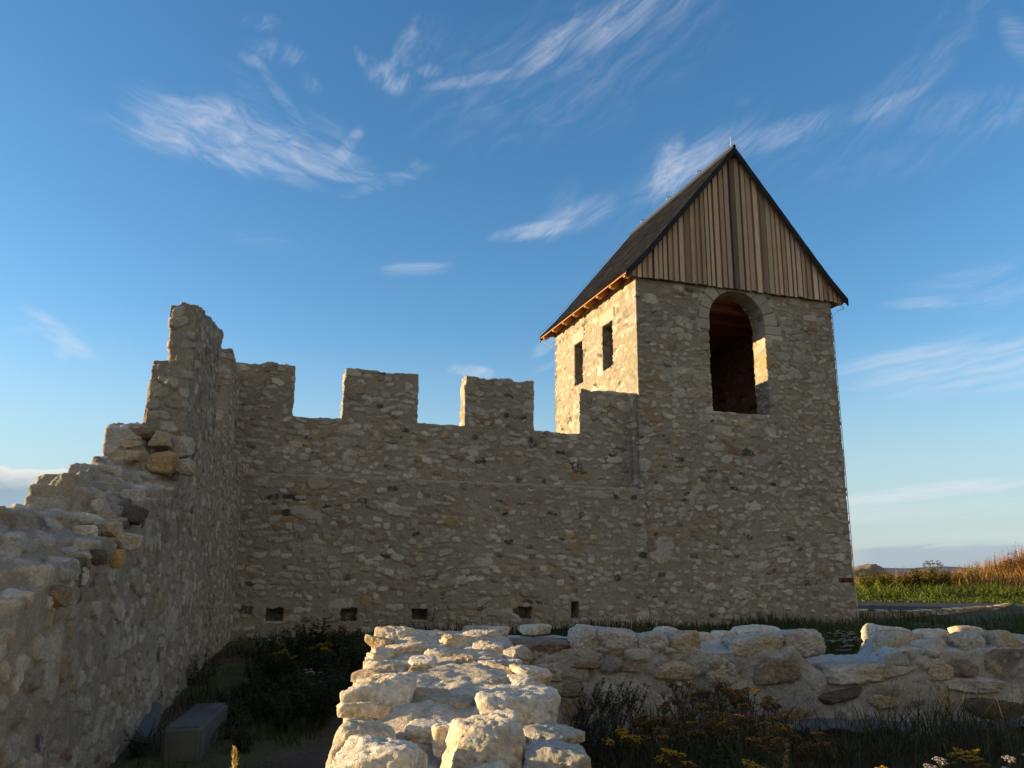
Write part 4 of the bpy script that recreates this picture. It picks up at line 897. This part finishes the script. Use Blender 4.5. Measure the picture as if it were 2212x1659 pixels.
pr = [bush(.3, .22, 97 + i, n=420, size=.05, **BW) for i in range(2)]
for i, (bx_, by_) in enumerate([(-3.05, 8.15), (-3.35, 7.75), (-2.75, 8.7), (-3.0, 9.3), (-3.7, 7.6), (-2.5, 8.1), (-3.5, 10.6)]):
    o = pr[i] if i < 2 else copy_tree(pr[i % 2]); put(o, bx_, by_, rng.uniform(.6, 1.1), rng.uniform(0, 6))
for i, (px, py, y, lb) in enumerate([(614, 1398, 11.6, 'yellow ragwort in the shaded weeds nearer the left wall'), (697, 1385, 11.9, 'yellow ragwort in the shaded weeds nearer the sunlit stub')]):
    x, y, hh = top_at(px, py, y); o = corymb_plant('ragwort', max(.4, hh), 'yellow', 100 + i, 10, spread=.17, label=lb, hs=1.7); put(o, x, y, 1.)
WY = dict(group='pale yarrow among the courtyard weeds', label='pale yarrow among the shaded courtyard weeds near the corner')
pr = corymb_plant('yarrow', .7, 'white', 110, 7, spread=.2, hs=1.5, **WY)
for i, (px, py, y) in enumerate([(590, 1366, 13.6), (608, 1378, 13.2), (665, 1340, 15.6), (748, 1430, 11.), (680, 1436, 10.5)]):
    x, y, hh = top_at(px, py, y); o = pr if i == 0 else copy_tree(pr); put(o, x, y, max(.5, hh / .7), rng.uniform(0, 6))
# along the curtain wall and the tower's foot
WS = dict(group='dark stalks along the foot of the curtain wall', label='thin dark weed stalk along the foot of the curtain wall')
pr = [mugwort(.8, 120 + i, lean=(.05, 0), nb=8, col=(.05, .042, .03), **WS) for i in range(3)]
for i in range(22):
    px = 1030 + i * 17 + rng.uniform(-6, 6); x, y, hh = top_at(px, rng.uniform(1318, 1345), 19.4 + rng.uniform(-.7, .7)); o = pr[i] if i < 3 else copy_tree(pr[i % 3]); put(o, x, y, float(np.clip(hh / .8, .3, 1.2)), rng.uniform(0, 6))
o = mugwort(1., 130, 'tall branching dark weed before the curtain wall, left of the others', lean=(.0, 0), nb=16, col=(.05, .042, .03)); x, y, hh = top_at(938, 1299, 17.5); put(o, x, y, hh)
o = bush(1.0, .55, 131, 'dark thistle bush at the foot of the tower', name='thistle', n=1100, size=.07); x, y, hh = top_at(1648, 1302, 20.8); put(o, x, y, hh)
o = bush(.6, .35, 132, 'low dark weed at the tower foot left of the thistle bush', n=500, size=.06); x, y, hh = top_at(1572, 1330, 20.6); put(o, x, y, max(.5, hh / .6))
WT = dict(group='white yarrow in the grass behind the dip', label='white yarrow in the dark grass seen through the dip of the low wall')
pr = corymb_plant('yarrow', .7, 'white', 140, 10, spread=.28, hs=1.5, **WT)
for i, (px, py, y) in enumerate([(1802, 1360, 14.), (1822, 1356, 14.3), (1840, 1362, 14.), (1812, 1374, 12.5), (1830, 1385, 11.5), (1845, 1372, 13.)]):
    x, y, hh = top_at(px, py, y); o = pr if i == 0 else copy_tree(pr); put(o, x, y, max(.4, hh / .7), rng.uniform(0, 6))

# grass: shaded turf round the walls
def scatter(rng, n, x0, x1, y0, y1): return rng.uniform(x0, x1, n), rng.uniform(y0, y1, n)
def grass_obj(name, label, zones, mat, seed):
    rng = np.random.RandomState(seed); mb = MB()
    for (n, x0, x1, y0, y1, h0, h1, w, col, lean, keep) in zones:
        x, y = scatter(rng, n, x0, x1, y0, y1)
        P = np.stack([x, y, 0 * x], 1).astype(np.float32); d = fbm(P, .9, seed + 5, 2)
        ok = keep(x, y) & (d > -.25 + rng.uniform(-.35, .35, n)); x, y, d = x[ok], y[ok], d[ok]; n = len(x)
        z = ground_z(x, y) - .01; hgt = rng.uniform(h0, h1, n) * (1 + .35 * d)
        blades(mb, np.stack([x, y, z], 1), hgt, w * rng.uniform(.6, 1.3, n), lean * rng.uniform(.1, 1., n), rng.uniform(0, 6.28, n), tint(rng, n, col, .35), 1.)
    return tag(mb.build(name, mat), label, 'grass', kind='stuff')
outside = lambda x, y: ~(((x - TC.x) * cY + (y - TC.y) * sY > -.1) & ((x - TC.x) * cY + (y - TC.y) * sY < WD + .1) & (-(x - TC.x) * sY + (y - TC.y) * cY > -.05) & (-(x - TC.x) * sY + (y - TC.y) * cY < DP))
infront = lambda x, y: -(x - TC.x) * sY + (y - TC.y) * cY < -.1
crossfront = lambda x, y: (x - CO[0]) * CNv[0] + (y - CO[1]) * CNv[1] < -.03
nopath = lambda x, y: (np.abs(x + 1.35 + .05 * (y - 6)) > .45) | (y > 11)
grass_obj('grass', 'dark shaded grass growing round the feet of the walls', [
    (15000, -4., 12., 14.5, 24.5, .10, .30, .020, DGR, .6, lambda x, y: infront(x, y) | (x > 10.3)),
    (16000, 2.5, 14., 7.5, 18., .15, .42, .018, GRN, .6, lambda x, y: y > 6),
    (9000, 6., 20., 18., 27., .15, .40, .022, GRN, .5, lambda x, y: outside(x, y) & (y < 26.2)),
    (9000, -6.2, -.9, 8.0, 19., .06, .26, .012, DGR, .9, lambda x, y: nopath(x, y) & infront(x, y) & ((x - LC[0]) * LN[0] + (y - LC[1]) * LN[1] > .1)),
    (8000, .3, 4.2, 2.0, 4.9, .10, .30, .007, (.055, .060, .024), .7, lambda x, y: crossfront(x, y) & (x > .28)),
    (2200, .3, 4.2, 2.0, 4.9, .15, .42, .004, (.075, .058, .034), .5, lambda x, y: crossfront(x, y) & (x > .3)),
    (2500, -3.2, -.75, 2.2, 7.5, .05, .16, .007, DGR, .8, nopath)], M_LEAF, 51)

# sunlit strip beyond the tower: green weeds, then tall dry growth
rng = np.random.RandomState(61); mb = MB()
n = 26000; x, y = rng.uniform(9, 62, n), rng.uniform(33.6, 40.5, n); P = np.stack([x, y, 0 * x], 1).astype(np.float32); d = fbm(P, .8, 62, 3)
hgt = (.10 + .45 * sst(34.5, 38.5, y)) * (1 + .5 * d) * rng.uniform(.6, 1.2, n); z = ground_z(x, y)
blades(mb, np.stack([x, y, z], 1), hgt, rng.uniform(.03, .07, n), rng.uniform(.1, .8, n), rng.uniform(0, 6.28, n), tint(rng, n, (.12, .16, .024), .45))
m = 22000; k = rng.randint(0, n, m); leaves(mb, np.stack([x[k], y[k], z[k] + hgt[k] * rng.uniform(.2, 1., m)], 1) + rng.normal(0, .05, (m, 3)), rnd_dirs(rng, m, -.2, .8), rng.uniform(.08, .18, m), rng.uniform(.03, .06, m), tint(rng, m, (.125, .17, .024), .45))
tag(mb.build('green_weeds', M_LEAF), 'sunlit green weeds in a strip beyond the foundation', 'weeds', kind='stuff')
mb = MB(); n = 26000; x, y = rng.uniform(12, 75, n), rng.uniform(40, 52, n); P = np.stack([x, y, 0 * x], 1).astype(np.float32); d = fbm(P, .35, 64, 3)
z = ground_z(x, y); hgt = (.92 + .40 * sst(23, 31, x) + .5 * d) * rng.uniform(.5, 1.15, n); hgt = np.clip(hgt, .25, 2.2); mix = sst(20, 30, x + 5 * d)[:, None]
col = tint(rng, n, (1, 1, 1), .35) * (np.array((.24, .20, .045)) * (1 - mix) + np.array((.33, .185, .07)) * mix)
blades(mb, np.stack([x, y, z], 1), hgt, rng.uniform(.025, .05, n), rng.uniform(.05, .35, n), rng.uniform(0, 6.28, n), col)
m = 40000; k = rng.randint(0, n, m); t = rng.uniform(.35, 1.02, m); leaves(mb, np.stack([x[k], y[k], z[k] + hgt[k] * t], 1) + rng.normal(0, .06, (m, 3)), rnd_dirs(rng, m, .0, 1.2), rng.uniform(.07, .17, m), rng.uniform(.012, .03, m), col[k] * 1.05)
tag(mb.build('dry_grass', M_DRY), 'tall dry grass and seeding weeds glowing orange in the low sun', 'grass', kind='stuff')
# single plants one can tell apart there
o = corymb_plant('hogweed', 1.9, 'dark', 150, 16, leaf=(.16, .155, .03), spread=.55, label='tall umbel weed overtopping the dry grass right of the tower', hs=2.6); x, y, hh = top_at(2010, 1208, 42.); put(o, x, y, hh / 1.9)
o = corymb_plant('hogweed', 1.6, 'dark', 151, 9, leaf=(.15, .14, .03), spread=.4, label='shorter dark umbel weed between the dock and the tall umbel weed', hs=2.3); x, y, hh = top_at(1985, 1218, 42.); put(o, x, y, hh / 1.6)
o = bush(1.5, .38, 152, 'reddish brown pointed dock plant in the sunlit weeds', name='dock', leaf=(.20, .085, .03), n=900, size=.13); x, y, hh = top_at(1946, 1222, 41.); put(o, x, y, hh / 1.5)
o = bush(1.2, .35, 153, 'pale green bushy weed standing before the orange slope', name='leafy_weed', leaf=(.22, .27, .05), n=700, size=.15); x, y, hh = top_at(2136, 1248, 39.); put(o, x, y, max(.7, hh / 1.2))
HW = dict(group='leafy yellow green weeds in the sunlit strip', label='yellow green tall weed in the sunlit strip beside the tower')
pr = [bush(1.3, .55, 154 + i, leaf=(.21, .175, .035), n=1100, size=.16, **HW) for i in range(2)]
for i, (px, py, y) in enumerate([(1885, 1245, 40.5), (1908, 1242, 41.), (1925, 1246, 40.), (1965, 1240, 41.5), (1995, 1236, 41.), (2030, 1238, 41.), (2060, 1240, 42.), (2090, 1236, 42.5), (1870, 1250, 40.)]):
    x, y, hh = top_at(px, py, y); o = pr[i] if i < 2 else copy_tree(pr[i % 2]); put(o, x, y, max(.9, 1.35 * hh / 1.3), rng.uniform(0, 6))
RB = dict(group='orange brown scrub on the slope at the right', label='orange brown scrub bush on the rising slope at the right edge')
pr = [bush(1.5, .9, 160 + i, leaf=(.27, .135, .045), n=1500, size=.15, **RB) for i in range(2)]
for i in range(16):
    px = 2080 + i * 11 + rng.uniform(-5, 5); py = np.interp(px, [2080, 2130, 2170, 2212, 2260], [1238, 1222, 1205, 1186, 1176]) + rng.uniform(0, 14); x, y, hh = top_at(px, py, 44. + rng.uniform(-2, 3)); o = pr[i] if i < 2 else copy_tree(pr[i % 2]); put(o, x, y, float(np.clip(hh / 1.5, .5, 1.3)), rng.uniform(0, 6))
mb = MB(); p = at_y(1855, 1232, 49.); gz = float(ground_z(np.array([p[0]]), np.array([49.]))[0])
rock(mb, (p[0] - .3, 49., gz + .45), (4.2, 2.6, 2.1), .2, (.1, -.1), 33, 5, 'brown', 3., 1.1); tag(mb.build('earth_mound', M_ROCK, None, True), 'brown rocky heap on the skyline just right of the tower', 'mound')
